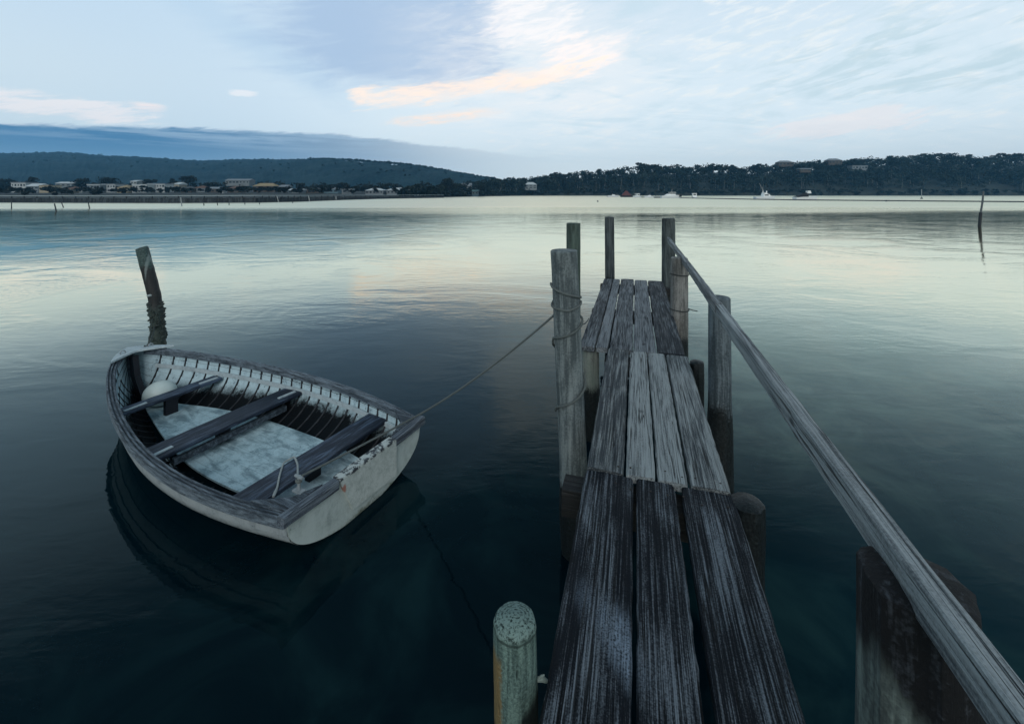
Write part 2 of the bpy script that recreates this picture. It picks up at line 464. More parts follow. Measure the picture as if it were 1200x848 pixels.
def plank(mb, L0, L1, D0, D1, zt, th, rng, seg=26, wob=.002, chip=.006, dL=0.0, tone=None):
    """one board: slightly wavy edges, chamfered arrises, worn ends; dL skews it"""
    rr = rng.random() if tone is None else tone; pr = []
    n = 8
    e0 = [rng.uniform(-wob, wob) for _ in range(seg + 1)]; e1 = [rng.uniform(-wob, wob) for _ in range(seg + 1)]
    sag = rng.uniform(-.004, .004)
    tw = rng.uniform(-.004, .004)
    vs = []
    for i in range(seg + 1):
        t = i / seg; D = D0 + (D1 - D0) * t
        sh = dL * t
        a = L0 + e0[i] + sh; b = L1 + e1[i] + sh
        if i in (0, seg):
            a += .003; b -= .003
        zc = zt + sag * math.sin(math.pi * t)
        c = .009
        end = (rng.uniform(-chip, chip) * .5)
        pts = [(a, zc - c + tw), (a + c, zc + tw), (a + (b - a) * .36, zc + .0015), (a + (b - a) * .68, zc + .0015), (b - c, zc - tw), (b, zc - c - tw), (b, zc - th), (a, zc - th)]
        for k, (l, z) in enumerate(pts):
            dj = (rng.uniform(-chip, chip) * .6 if i in (0, seg) else 0)
            vs.append((l, D + dj, z))
    fs = []
    for i in range(seg):
        for k in range(n):
            k2 = (k + 1) % n
            fs.append((i * n + k, i * n + k2, (i + 1) * n + k2, (i + 1) * n + k))
    fs.append(tuple(range(n))[::-1]); fs.append(tuple(seg * n + k for k in range(n)))
    mb.add(vs, fs, rr)

DZ = 1.0
def build_jetty():
    root = empty('jetty', (0, 0, 0), 'narrow weathered plank jetty with a handrail on its right', 'jetty', rz=JROT)
    rg = random.Random(3)
    k = .96
    mb = MB()
    for a, b in ((-.292, -.014), (.004, .212), (.248, .520)):
        plank(mb, a * k, b * k, -.6, 2.50 + rg.uniform(-.005, .005), DZ - .004, .05, rg, 60, .0028)
    tag(mb.build('deck_section', m_deck_near, root), 'near deck section of three broad dark worn planks')
    mb = MB()
    for a, b, tn in ((-.284, -.070, .20), (-.056, .110, .93), (.122, .286, .84), (.300, .508, .52)):
        plank(mb, a * k, b * k, 2.51 + rg.uniform(-.006, .006), 4.47 + rg.uniform(-.01, .01), DZ + .006, .045, rg, 40, .002, tone=tn)
    tag(mb.build('deck_section', m_deck_mid, root), 'middle deck section of four pale grey planks')
    mb = MB()
    for a, b in ((-.590, -.425), (-.412, -.290), (-.272, -.035), (-.018, .205), (.222, .492)):
        plank(mb, a * k, b * k, 4.50 + rg.uniform(-.02, .02), 8.15 + rg.uniform(-.05, .05), DZ + .004, .05, rg, 40, .003)
    tag(mb.build('deck_section', m_deck_far, root), 'far deck section of five narrow dark grey planks')
    # nail heads on the middle section
    mn = mat_plain('rusty_nail', (.02, .016, .014), .6)
    for a in (-.24, -.11, -.02, .07, .16, .25, .34, .46):
        for D in (.55, 2.40, 2.58, 4.38, 4.62, 6.2):
            p = Vector((a * k + rg.uniform(-.012, .012), D + rg.uniform(-.03, .03), DZ + (.004 if 2.5 < D < 4.45 else -.004 if D < 2.5 else .002)))
            mb = MB(); mb.tube([p, p + Vector((0, 0, .004))], .006, 7); mb.build('nail', mn, root)
    # cross bearers
    for D, l0, l1 in ((.55, -.38, .60), (2.45, -.40, .50), (4.42, -.30, .52), (6.2, -.60, .62), (7.95, -.62, .62)):
        mb = MB(); mb.box(((l0 + l1) / 2, D, DZ - .14), (l1 - l0, .14, .15)); mb.build('bearer', m_beam, root)
    # handrail: near and far length, lapped at the middle post
    def rail(pts, w, h, seg, label):
        mb = MB(); path = []
        P = [Vector(p) for p in pts]
        for a, b in zip(P[:-1], P[1:]):
            for i in range(seg): path.append(a.lerp(b, i / seg))
        path.append(P[-1])
        path = [p + Vector((.004 * math.sin(p.y * 1.3 + 1) + rg.uniform(-.0015, .0015), 0, .003 * math.sin(p.y * .9) + rg.uniform(-.0015, .0015))) for p in path]
        c = .005
        prof = [(-w / 2, -h), (-w / 2, -c), (-w / 2 + c, 0), (.006, .001), (.008, -.004), (.010, .001), (w / 2 - c, 0), (w / 2, -c), (w / 2, -h)]
        mb.cur = rg.random(); mb.sweep(path, prof)
        tag(mb.build('handrail', m_rail, root), label)
    zr = EYE - .82
    rail([(.594, -.6, zr), (.597, 3.52, zr)], .052, .085, 40, 'near handrail length with a long crack')
    rail([(.592, 3.44, zr + .004), (.578, 8.25, zr + .01)], .052, .075, 30, 'far handrail length')
    # piles
    def pile(px, Y, r, ztop, tide, moss=None, dd=(.05, .058, .062), dl=(.22, .245, .24), lean=(0, 0), label=None, dome=.01, flare=0.0, seed=1, jit=.035, growth=0.0, head=None):
        rng = random.Random(seed)
        c = W2J(((px - 600) / F * Y, Y, 0))
        n = 14; path = []; rad = []
        for i in range(n + 1):
            z = -1.2 + (ztop + 1.2) * i / n
            path.append((c.x + lean[0] * (z - ztop), c.y + lean[1] * (z - ztop), z))
            g = growth * max(0, min(1, (tide - .02 - z) / .06))
            rad.append(r * (1 + flare * (ztop - z) / 2) * (1 + g))
        rad[-1] *= .97
        path.append((path[-1][0], path[-1][1], ztop + .008)); rad.append(r * .86)
        mb = MB(); mb.tube(path, rad, 22, True, jit, rng, dome)
        o = mb.build('pile', mat_pile('jetty_pile_timber', dd, dl, tide, .12, moss, None, head), root, 'all' if False else True)
        if label: tag(o, label)
        return o, c
    grn = (.075, .105, .09)
    pile(1074, .98, .108, EYE - .895, .5, grn, (.04, .05, .05), (.15, .185, .17), (0, 0), 'thick broken topped pile under the near handrail', .02, .10, 11, .07, 0.0, (.735, 1.69))
    pile(843, 3.46, .084, EYE - .85, .86, None, (.03, .042, .05), (.13, .16, .18), (-.005, 0), 'handrail pile at the rail joint', .01, .10, 12, .03, .10)
    pile(796, 5.56, .108, EYE - .85, .70, None, (.075, .075, .072), (.25, .245, .235), (0, 0), 'short pale handrail pile with a cord tied round it', .01, .04, 13, .03)
    pile(783.5, 8.10, .122, EYE - .49, .72, None, (.028, .035, .038), (.10, .12, .12), (0, 0), 'tall dark pile at the far right deck corner', .01, .0, 14, .03)
    pile(714, 8.22, .088, EYE - .47, .98, None, (.022, .027, .03), (.085, .10, .105), (-.008, 0), 'slender dark pile at the far left deck end', .01, .04, 15, .03)
    pile(875.5, 2.22, .078, .99, 1.1, None, label='black pile stub beside the near deck joint', growth=.06, seed=16, jit=.06)
    pile(817, 3.98, .062, 1.02, 1.1, None, label='small black pile stub beside the far deck joint', seed=17, jit=.05)
    pile(692, 4.55, .092, .93, .58, (.11, .14, .12), (.08, .09, .085), (.24, .26, .24), label='pale pile under the left deck corner', seed=18, growth=.1)
    pile(716, 2.46, .075, .84, 1.0, None, seed=19, label='hidden black pile under the near deck joint') if False else None
    # cord round the pale handrail pile
    c = W2J(((796 - 600) / F * 5.56, 5.56, 0))
    m_cord = mat_plain('dark_cord', (.03, .035, .035), .8)
    for zz, tail in ((EYE - (362 - HZ) / F * 5.56, True), (EYE - (322 - HZ) / F * 5.5, False)):
        path = [(c.x + .118 * math.cos(t), c.y + .118 * math.sin(t), zz + .006 * math.sin(2 * t)) for t in np.linspace(math.pi * .2, -math.pi * 1.9, 26)]
        if tail: path += [(c.x + .16, c.y + .03, zz - .01), (c.x + .22, c.y, zz - .012)]
        mb = MB(); mb.tube(path, .006, 6); mb.build('tied_cord', m_cord, root, True)
    # rusty bracket block on the tall far pile
    return root
build_jetty()

# free standing mooring posts beside the jetty
def free_post(name, px_top, px_bot, Y, r, ztop, tide, label, dd, dl, moss=None, seed=1, flare=.05, growth=.0, jit=.03, gz=.05):
    rng = random.Random(seed)
    T = W(px_top[0], px_top[1], Y); B = W(px_bot[0], px_bot[1], Y)
    sl_ = (B.x - T.x) / (B.z - T.z)
    path = []; rad = []
    n = 22
    for i in range(n + 1):
        z = -1.2 + (ztop + 1.2) * i / n
        path.append((T.x + sl_ * (z - ztop), Y, z))
        rad.append(r * (1 + flare * (ztop - z) / 2) * (1 + growth * max(0, min(1, (tide - z) / gz))))
    path.append((T.x, Y, ztop + .006)); rad.append(r * .9)
    base = Vector((T.x - sl_ * ztop, Y, 0))
    mb = MB(); mb.tube([Vector(p) - base for p in path], rad, 26, True, jit, rng, .004)
    o = mb.build(name, mat_pile('mooring_post_timber', dd, dl, tide, .05, moss), None, True)
    o.location = base
    tag(o, label, 'post')
    return T, sl_
YP = 3.10
PT, PS = free_post('mooring_post', (661, 294), (673, 568), YP, .098, EYE - (294 - HZ) / F * YP, .50,
                   'tall grey round post left of the deck wound with rope', (.055, .07, .076), (.185, .215, .22), None, 21, .04, .14, .03)
free_post('mooring_post', (672, 262), (672, 400), 5.9, .094, EYE - (262 - HZ) / F * 5.9, .7,
          'dark green post standing behind the rope wound post', (.03, .045, .04), (.09, .125, .11), (.05, .08, .06), 22, .0)

# short rounded post in the foreground
def short_post():
    rng = random.Random(31)
    Y = 1.45
    root = empty('piling', Vector(((604 - 600) / F * Y, Y, 0)), 'short lichen green post with a rounded top in the foreground', 'post')
    zt = 1.170
    n = 34; path = []; rad = []; R = .072
    for i in range(n + 1):
        z = -1.2 + (zt - .05 + 1.2) * i / n
        path.append(((zt - z) * .016 - .002, 0, z)); rad.append(R * (1 + .07 * (zt - z)))
    for hh, rr in ((.018, 1.0), (.026, .985), (.032, .95), (.036, .88), (.041, .76), (.046, .58), (.050, .36), (.052, .14)):
        path.append((-.002, .004 * (1 - rr), zt - .05 + hh)); rad.append(R * rr)
    m, nt, p = new_mat('lichen_post_timber')
    x, y, z = nt.sep(objco(nt))
    g = nt.noise(nt.comb(x * 55, y * 55, z * 4), 1.0, 6, .62, .5)
    fine = nt.noise(objco(nt), 120.0, 5, .65, .5)
    big = nt.noise(nt.comb(x * 14, y * 14, z * 5), 1.0, 4, .6, 1.0)
    c = nt.mix(nt.ss(g * .5 + fine * .5, .35, .68), (.045, .075, .07), (.20, .30, .265))
    bark = nt.ss(x + (big - .5) * .05 + (fine - .5) * .02, -.036, -.052) * nt.ss(z, zt - .08, zt - .13)
    c = nt.mix(bark, c, nt.mix(fine, (.07, .05, .025), (.33, .24, .11)))
    crack = nt.ss(nt.noise(nt.comb(x * 34, y * 34, z * 5), 1.0, 2, .5, .8), .32, .26)
    c = nt.mix(crack * .85, c, (.012, .02, .018))
    wet = nt.ss(z - x * .9 + (big - .5) * .14, zt - .27, zt - .33)
    c = nt.mix(wet * .93, c, (.006, .010, .011))
    rad_ = nt.math('SQRT', x * x + y * y)
    endg = nt.ss(z, zt - .034, zt - .022)
    rings = nt.math('SINE', (rad_ + (big - .5) * .02) * 520.0) * .045 + fine * .80 + nt.noise(nt.comb(x * 40, y * 40, 3.0), 1.0, 5, .7, .4) * .3
    c = nt.mix(endg, c, nt.mix(nt.ss(rings, .40, .60), (.018, .032, .030), (.20, .285, .265)))
    lip_shade = nt.ss(nt.math('ABSOLUTE', z - (zt - .036) + (big - .5) * .006), .006, .002)  # shadow line round the top edge, painted as a dark ring
    c = nt.mix(lip_shade * .7, c, (.02, .032, .03))
    nt.put(p.inputs['Base Color'], c); p.inputs['Roughness'].default_value = .85
    p.inputs['Specular IOR Level'].default_value = .2
    bump(nt, p, g * .4 + fine * .6 - crack * .6, 1.0, .012)
    mb = MB(); mb.tube(path, rad, 30, True, .028, rng, .003)
    mb.build('shaft', m, root, 'all')
    # frayed cord stub tied on its right side
    mb = MB()
    zc = EYE - (792 - HZ) / F * Y
    mb.tube([(.070, -.01, zc), (.090, -.012, zc + .006), (.104, -.01, zc - .004), (.112, -.01, zc - .004)], [.006, .009, .006, .003], 7)
    mb.tube([(.076, -.012, zc + .004), (.088, -.015, zc + .018), (.098, -.014, zc + .021)], [.004, .004, .002], 6)
    mb.build('cord_stub', mat_plain('frayed_cord', (.20, .25, .23), .9), root, True)
short_post()

# ------------------------------------------------------------------ rowing boat (local x forward from the transom, y to the near side, z up)
def smooth_curve(pts, x):
    """monotone-ish Catmull interpolation"""
    xs = [p[0] for p in pts]; ys = [p[1] for p in pts]
    if x <= xs[0]: return ys[0]
    if x >= xs[-1]: return ys[-1]
    for i in range(len(xs) - 1):
        if xs[i] <= x <= xs[i + 1]:
            h = xs[i + 1] - xs[i]; t = (x - xs[i]) / h
            m0 = (ys[i + 1] - ys[i - 1]) / (xs[i + 1] - xs[i - 1]) if i else (ys[1] - ys[0]) / (xs[1] - xs[0])
            m1 = (ys[i + 2] - ys[i]) / (xs[i + 2] - xs[i]) if i + 2 < len(xs) else (ys[-1] - ys[-2]) / (xs[-1] - xs[-2])
            t2, t3 = t * t, t * t * t
            return (2 * t3 - 3 * t2 + 1) * ys[i] + (t3 - 2 * t2 + t) * h * m0 + (-2 * t3 + 3 * t2) * ys[i + 1] + (t3 - t2) * h * m1
LB = 4.22 * .97
HB = [(a * .97, b) for a, b in [(0, .690), (.5, .780), (1.1, .835), (1.8, .810), (2.5, .700), (3.0, .580), (3.5, .425), (3.85, .285), (4.08, .150), (4.22, .035)]]
def hb(s): return smooth_curve(HB, s)
def sheer(s): return .385 + .22 * (max(s, 0) / LB) ** 2
def keel(s): return smooth_curve([(0, -.015), (.8, -.06), (2.0, -.10), (2.9, -.09), (3.5, -.04), (3.88, .08), (4.095, .26)], s)
def section(s, q):
    """half-breadth and height at girth fraction q (0 keel .. 1 sheer)"""
    t = max(0, min(1, (s - 2.0) / 2.2)); n = 3.0 - 1.5 * t; m_ = 1.75 - .5 * t
    zq = q ** 1.35
    y = hb(s) * max(0, 1 - (1 - zq) ** n) ** (1 / m_)
    return y, keel(s) + (sheer(s) - keel(s)) * zq
TBOAT = Vector((-1.22, 3.52, 0))
AX = Vector((-.888, .460, 0)).normalized()
def build_boat():
    root = empty('rowing_boat', TBOAT, 'old white clinker rowing boat with dark thwarts moored left of the jetty', 'rowing boat', rz=math.atan2(AX.y, AX.x))
    rg = random.Random(5)
    # materials
    def paint(name, base, dirt, chipc, low_dirt_shade=None, sc=9.0, chip=(.60, .68), chipf=.9, lap=False, spec=.3):
        m, nt, p = new_mat(name)
        co = objco(nt); x, y, z = nt.sep(co)
        a = nt.noise(co, sc, 6, .65, .6); b_ = nt.noise(co, 60, 5, .65); st = nt.noise(nt.comb(x * 14, y * 14, z * 2.5), 1.0, 4, .6)
        c = nt.mix(nt.ss(a * .6 + st * .4 + (b_ - .5) * .3, .42, .72) * .8, base, dirt)
        ch = nt.ss(a * .45 + b_ * .55, *chip)
        c = nt.mix(ch * chipf, c, chipc)
        if low_dirt_shade:
            c = nt.mix(nt.ss(z + (a - .5) * .22 + (b_ - .5) * .1, low_dirt_shade[1], low_dirt_shade[0]), c, low_dirt_shade[2])
        if lap: c = nt.mix(nt.ss(attr(nt), .5, .6) * .9, c, (.012, .013, .015))
        nt.put(p.inputs['Base Color'], c)
        p.inputs['Roughness'].default_value = .62; p.inputs['Specular IOR Level'].default_value = spec
        bump(nt, p, a * .3 + b_ * .7 - ch * .4, .5, .006)
        return m
    def floor_paint(*a):
        m = paint(*a); nt = NT(m.node_tree); p = nt.n['Principled BSDF']
        old = p.inputs['Base Color'].links[0].from_socket
        co = objco(nt); x, y, z = nt.sep(co)
        wv = nt.math('ABSOLUTE', nt.math('FRACT', y * 6.2 + 50.3) - .5)
        n = nt.noise(nt.comb(x * 3, y * 9, 0.0), 1.0, 5, .62, .5)
        c = nt.mix(nt.ss(wv + (n - .5) * .05, .026, .010) * .25, X(nt, old), (.02, .03, .035))
        c = nt.mix(nt.ss(n, .46, .66) * .75, c, (.10, .16, .19))
        grit = nt.noise(co, 90, 4, .7)
        c = nt.mix(nt.ss(grit, .58, .66) * .5, c, (.08, .11, .13))
        nt.put(p.inputs['Base Color'], c)
        return m
    m_out = paint('chalky_white_hull_paint', (.27, .30, .315), (.13, .155, .17), (.05, .055, .06), (.11, .22, (.012, .017, .018)), 7, (.60, .68), .9, False, .08)  # dark lower hull is underside shade put into the paint
    m_tr = paint('chalky_transom_paint', (.42, .475, .47), (.25, .295, .29), (.11, .13, .12), (-.02, .05, (.10, .11, .08)), 5, (.62, .70))
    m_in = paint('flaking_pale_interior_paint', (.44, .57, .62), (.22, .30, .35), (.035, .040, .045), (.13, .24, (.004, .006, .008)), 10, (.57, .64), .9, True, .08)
    m_rib = paint('dark_stained_rib_timber', (.020, .022, .027), (.05, .055, .06), (.14, .15, .16), None, 12, (.62, .7))
    m_floor = floor_paint('frosty_blue_floor_paint', (.44, .58, .63), (.20, .31, .36), (.08, .12, .15), None, 9, (.54, .66), .7)
    m_gun = mat_wood('weathered_gunwale_timber', (.022, .032, .045), (.165, .205, .245), 0, 34, 4.0, .34, .72, .35, .6, .35, .6, .005)
    m_thw = mat_wood('dark_blue_thwart_timber', (.006, .011, .024), (.075, .110, .170), 1, 42, 5.0, .40, .72, .85, .55, .4, .7, .006)
    m_white = paint('worn_white_paint', (.42, .49, .52), (.22, .27, .30), (.08, .09, .10), None, 14, (.6, .7))
    m_metal = mat_plain('galvanised_fitting', (.22, .25, .27), .45, .3, 40)
    m_dark = mat_plain('dark_tarred_timber', (.010, .011, .018), .6, .4, 20)

    # hull shell with lapped strakes
    NS, K, PP = 46, 8, 4
    qs = []
    for k in range(K):
        for j in range(PP): qs.append((k, j / (PP - 1)))
    ss_ = [LB * (1 - (1 - i / NS) ** 1.15) for i in range(NS + 1)]
    def shell(sgn, inner):
        rows = []
        for s in ss_:
            row = []
            for k, t in qs:
                q = (k + t) / K
                y, z = section(s, q)
                lap = .008 * (1 - t) if k > 0 else 0
                y2, z2 = section(s, min(1, q + .02)); y1, z1 = section(s, max(0, q - .02))
                ty, tz = y2 - y1, z2 - z1; l = math.hypot(ty, tz) or 1
                ny, nz = tz / l, -ty / l               # outward
                off = lap - (.022 if inner else 0)
                yy = max(.0, y + ny * off); zz = z + nz * off
                row.append((s, sgn * yy, zz))
            rows.append(row)
        return rows
    mb_o, mb_i = MB(), MB()
    for sgn in (-1, 1):
        for inner, mb in ((False, mb_o), (True, mb_i)):
            rows = shell(sgn, inner); n = len(qs)
            vs = [p for r in rows for p in r]; fs = []
            for i in range(NS):
                for j in range(n - 1):
                    fs.append((i * n + j, i * n + j + 1, (i + 1) * n + j + 1, (i + 1) * n + j))
            mb.add(vs, fs)
            mb.r[-len(fs):] = [1.0 if j % PP == PP - 1 else 0.0 for i in range(NS) for j in range(n - 1)]
    hull = mb_o.build('hull', m_out, root)
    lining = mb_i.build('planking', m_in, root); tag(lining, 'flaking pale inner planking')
    # stem post
    mb = MB()
    path = [(LB - .02 - .0 * t, 0, z) for t, z in ((0, .60), (0, .5), (0, .35), (0, .22))] + [(4.0, 0, .12), (3.88, 0, .04), (3.69, 0, -.04), (3.4, 0, -.08)]
    mb.sweep(path, [(-.025, -.03), (.025, -.03), (.025, .03), (-.025, .03)], True, Vector((0, 1, 0)))
    mb.build('stem_post', m_gun, root)
    # inner stem apron
    mb = MB(); mb.sweep([(3.96, 0, .56), (3.90, 0, .3), (3.74, 0, .1), (3.5, 0, .0)], [(-.05, -.03), (.05, -.03), (.05, .03), (-.05, .03)], True, Vector((0, 1, 0)))
    mb.build('apron', m_dark, root)
    # transom plate
    def outline(inset, zt, npt=16):
        pts = [section(0, i / npt) for i in range(npt + 1)]
        L = [(-max(0, y - inset), z + inset * .5) for y, z in pts][::-1]
        R = [(max(0, y - inset), z + inset * .5) for y, z in pts][1:]
        return L + R
    ol = outline(.0, 0)
    mb = MB(); mb.prism([(-.012, y, z) for y, z in ol], (.035, 0, 0))
    transom = mb.build('transom', m_tr, root); tag(transom, 'flat chalky white transom')
    # motor pad on the transom, rust weeping from a bolt
    m, nt, p = new_mat('chipped_motor_pad_paint')
    co = objco(nt); x, y, z = nt.sep(co)
    a = nt.noise(co, 18, 6, .65); b_ = nt.noise(co, 80, 4, .6)
    c = nt.mix(nt.ss(a * .6 + b_ * .4, .4, .65), (.46, .50, .49), (.30, .34, .33))
    edge = nt.ss(z + (a - .5) * .05, .385, .402); c = nt.mix(edge * nt.ss(a * .8 + b_ * .2, .46, .54), c, (.03, .036, .045))
    dy = (y - .235 + (a - .5) * .03) * 55.0; dz_ = (z - .318 + (b_ - .5) * .03) * 26.0
    rust = nt.ss(dy * dy + dz_ * dz_, 1.3, .2)
    c = nt.mix(rust * .8, c, (.30, .075, .035))
    nt.put(p.inputs['Base Color'], c); p.inputs['Roughness'].default_value = .6
    bump(nt, p, a, .3, .006)
    mb = MB(); mb.prism([(-.040, .275, .40), (-.040, .15, .10), (-.040, -.34, .085), (-.040, -.34, .40)], (.027, 0, 0))
    mb.box((.004, -.03, .401), (.080, .60, .018))
    pad = mb.build('motor_pad', m, transom); tag(pad, 'chipped white motor pad with a rust stain')
    # dark caps over the transom corners
    for y0, y1 in ((.285, .735), (-.735, -.335)):
        mb = MB(); mb.cur = rg.random()
        n = 6
        path = [(-.005, y0 + (y1 - y0) * i / n, .395 + .018 * abs((y0 + (y1 - y0) * i / n) / .7)) for i in range(n + 1)]
        mb.sweep(path, [(-.036, -.058), (.036, -.058), (.036, .0), (.028, .010), (-.028, .010), (-.036, 0)])
        mb.build('transom_cap', m_thw if False else m_gun2, transom)
    # quarter knees
    for sg in (-1, 1):
        mb = MB(); e = hb(0) - .02
        mb.prism([(.03, sg * e, .388), (.34, sg * (hb(.34) - .03), .392), (.12, sg * (e - .10), .388), (.04, sg * (e - .30), .386)], (0, 0, .026))
        mb.build('quarter_knee', m_gun, root)
    # gunwales: outer rubbing strake, capping and inwale per side
    for sg in (-1, 1):
        st = [LB * .992 * i / 50 for i in range(51)]
        def off(s, d):
            t = Vector((1, (hb(s + .02) - hb(s - .02)) / .04, 0)).normalized() if .02 < s < LB - .02 else Vector((1, (hb(s) - hb(s - .03)) / .03 if s > 1 else .2, 0)).normalized()
            return Vector((s - t.y * d * -1 * -1, sg * (hb(s) + t.x * d), sheer(s)))
        P0 = [off(s, .018) for s in st]; P1 = [off(s, -.030) for s in st if hb(s) > .10]
        P2 = [off(s, -.004) for s in st]
        mb = MB(); mb.cur = rg.random()
        mb.sweep(P0, [(-.016, -.055), (.016, -.055), (.018, -.028), (.016, -.002), (-.016, -.002)])
        g = mb.build('gunwale', m_gun, root); tag(g, 'weathered gunwale on the %s side' % ('near' if sg > 0 else 'far'))
        mb = MB(); mb.cur = rg.random()
        mb.sweep(P2, [(-.034, .0), (.034, .0), (.034, .014), (.029, .018), (.018, .018), (.015, .004), (.006, .004), (.003, .018), (-.009, .018), (-.012, .004), (-.019, .004), (-.022, .018), (-.029, .018), (-.034, .014)])
        mb.build('capping', m_gun, g)
        mb = MB(); mb.cur = rg.random()
        mb.sweep(P1, [(-.012, -.045), (.012, -.045), (.012, -.002), (-.012, -.002)])
        mb.build('inwale', m_gun, g)
        # seat riser stringer
        def inpt(s, zoff, d):
            zt = sheer(s) - zoff
            lo, hi = 0.0, 1.0
            for _ in range(24):
                mid = (lo + hi) / 2
                if section(s, mid)[1] < zt: lo = mid
                else: hi = mid
            return Vector((s, sg * max(.02, section(s, lo)[0] - d), zt))
        mb = MB(); mb.cur = rg.random()
        mb.sweep([inpt(s, .155 + .02 * s / LB, .030) for s in np.linspace(.05, 3.83, 40)], [(-.010, -.022), (.010, -.022), (.010, .022), (-.010, .022)])
        mb.build('stringer', m_white, root)
        # ribs, each its own strip
        for s in np.arange(.16, 3.83, .152):
            mb = MB(); w_ = .0095
            pts = []
            for q in np.linspace(.12, .97, 16):
                y, z = section(s, q); y2, z2 = section(s, min(1, q + .02)); y1, z1 = section(s, max(0, q - .02))
                ty, tz = y2 - y1, z2 - z1; l = math.hypot(ty, tz) or 1
                o_ = .026
                pts.append((max(.01, y - tz / l * o_), z + ty / l * o_, max(.0, y - tz / l * (o_ - .016)), z + ty / l * (o_ - .016)))
            vs = []; fs = []
            for a_y, a_z, b_y, b_z in pts:
                vs += [(s - w_, sg * a_y, a_z), (s + w_, sg * a_y, a_z), (s + w_, sg * b_y, b_z), (s - w_, sg * b_y, b_z)]
            for i in range(len(pts) - 1):
                for k in range(4):
                    k2 = (k + 1) % 4
                    fs.append((i * 4 + k, i * 4 + k2, (i + 1) * 4 + k2, (i + 1) * 4 + k))
            mb.add(vs, fs, rg.random())
            mb.build('rib', m_rib, root)
    # floor boards
    mb = MB(); zf = .055
    L = []; R = []
    def inw(s, zt):
        lo, hi = 0.0, 1.0
        for _ in range(24):
            mid = (lo + hi) / 2
            if section(s, mid)[1] < zt: lo = mid
            else: hi = mid
        return section(s, lo)[0]
    st = np.linspace(.06, 3.5, 30)
    for s in st:
        L.append((s, -(inw(s, zf + .02) * .74 - .07), zf + .010 * math.sin(s * 3))); R.append((s, (inw(s, zf + .02) * .74 - .07), zf + .010 * math.sin(s * 3)))
    for i in range(len(st) - 1):
        mb.prism([L[i], R[i], R[i + 1], L[i + 1]], (0, 0, .018), 0.3)
    mb.build('floor', m_floor, root, False)
    # thwarts
    def thwart(s, w, zt, label, posts, ends=True, z_th=.032, skew=0.0):
        hw = inw(s, zt) - .028
        mb = MB(); mb.cur = rg.random()
        n = 12; path = [(s + skew * (i / n - .5), -hw + 2 * hw * i / n, zt + rg.uniform(-.001, .001)) for i in range(n + 1)]
        c = .008
        mb.sweep(path, [(-w / 2, -z_th), (w / 2, -z_th), (w / 2, -c), (w / 2 - c, 0), (-w / 2 + c, 0), (-w / 2, -c)])
        t = mb.build('thwart', m_thw, root); tag(t, label)
        if ends:
            for sg in (-1, 1):
                mb = MB(); mb.box((s - w * .20 + skew * sg * .45, sg * (hw - .13), zt + .004), (.035, .20, .010), rz=sg * .06)
                mb.build('seat_cleat', m_white, t)
        for py_ in posts:
            mb = MB(); mb.box((s, py_, (zt - z_th + zf) / 2), (.06, .12, zt - z_th - zf - .004)); mb.build('support', m_dark, t)
        return t
    thwart(3.02, .17, .305, 'narrow bow thwart', [.02])
    tb = thwart(1.93, .28, .265, 'broad middle thwart', [.05])
    mb = MB(); mb.box((1.83, -.02, .15), (.04, 1.10, .06)); mb.build('stretcher', m_gun, tb)
    thwart(.60, .27, .262, 'broad stern thwart', [.02], False)
    # breasthook with two ring bolts
    mb = MB()
    pts = []
    for s in (3.70, 3.83, 3.93, 4.01, 4.065): pts.append((s, hb(s) + .015))
    zb = sheer(4.0) + .026
    poly = [(s, -y, zb) for s, y in pts] + [(4.118, 0, zb)] + [(s, y, zb) for s, y in pts[::-1]] + [(3.86, .06, zb), (3.88, 0, zb), (3.86, -.06, zb)]
    mb.prism(poly, (0, 0, .022)); bh = mb.build('breasthook', m_white, root)
    for y in (-.15, .13):
        mb = MB(); path = [(3.90, y + .024 * math.cos(t), zb + .034 + .024 * math.sin(t)) for t in np.linspace(-.5, math.pi + .5, 14)]
        mb.tube(path, .007, 7); mb.build('ring_bolt', m_metal, bh, True)
    # stern mooring bracket by the near quarter
    mb = MB(); bx = Vector((.13, .50, .405))
    mb.tube([bx, bx + Vector((0, 0, .12))], .012, 8); mb.box(bx + Vector((0, 0, .008)), (.09, .05, .012))
    mb.tube([bx + Vector((-.04, 0, .11)), bx + Vector((.04, 0, .11))], .011, 8)
    mb.build('mooring_bitt', m_metal, root, True)
    return root
m_gun2 = mat_wood('blue_grey_cap_timber', (.035, .045, .062), (.15, .18, .215), 1, 60, 2.0, .40, .66, .5, .6, .35, .8, .006)
BOAT = build_boat()
def B2W(x, y, z):
    AY = Vector((-AX.y, AX.x, 0))
    return TBOAT + AX * x + AY * y + Vector((0, 0, z))

# round white float lying in the bow
def build_float():
    p = B2W(3.36, -.02, .075)
    root = empty('float', p, 'round white plastic float lying in the bow of the boat', 'float')
    mb = MB(); n = 24; path = []; rad = []
    for i in range(n + 1):
        a = -math.pi / 2 + math.pi * i / n
        path.append((0, 0, .14 + .14 * math.sin(a))); rad.append(max(.004, .165 * math.cos(a)))
    mb.tube(path, rad, 32, False); mb.build('shell', mat_plain('dull_white_plastic', (.55, .62, .60), .45, .12, 12), root, 'all')
    mb = MB(); mb.tube([(0, 0, .10), (0, 0, .105), (0, 0, .13), (0, 0, .135)], [.158, .166, .167, .16], 32, False); mb.build('seam', mat_plain('float_seam', (.36, .42, .42), .5), root, True)
build_float()

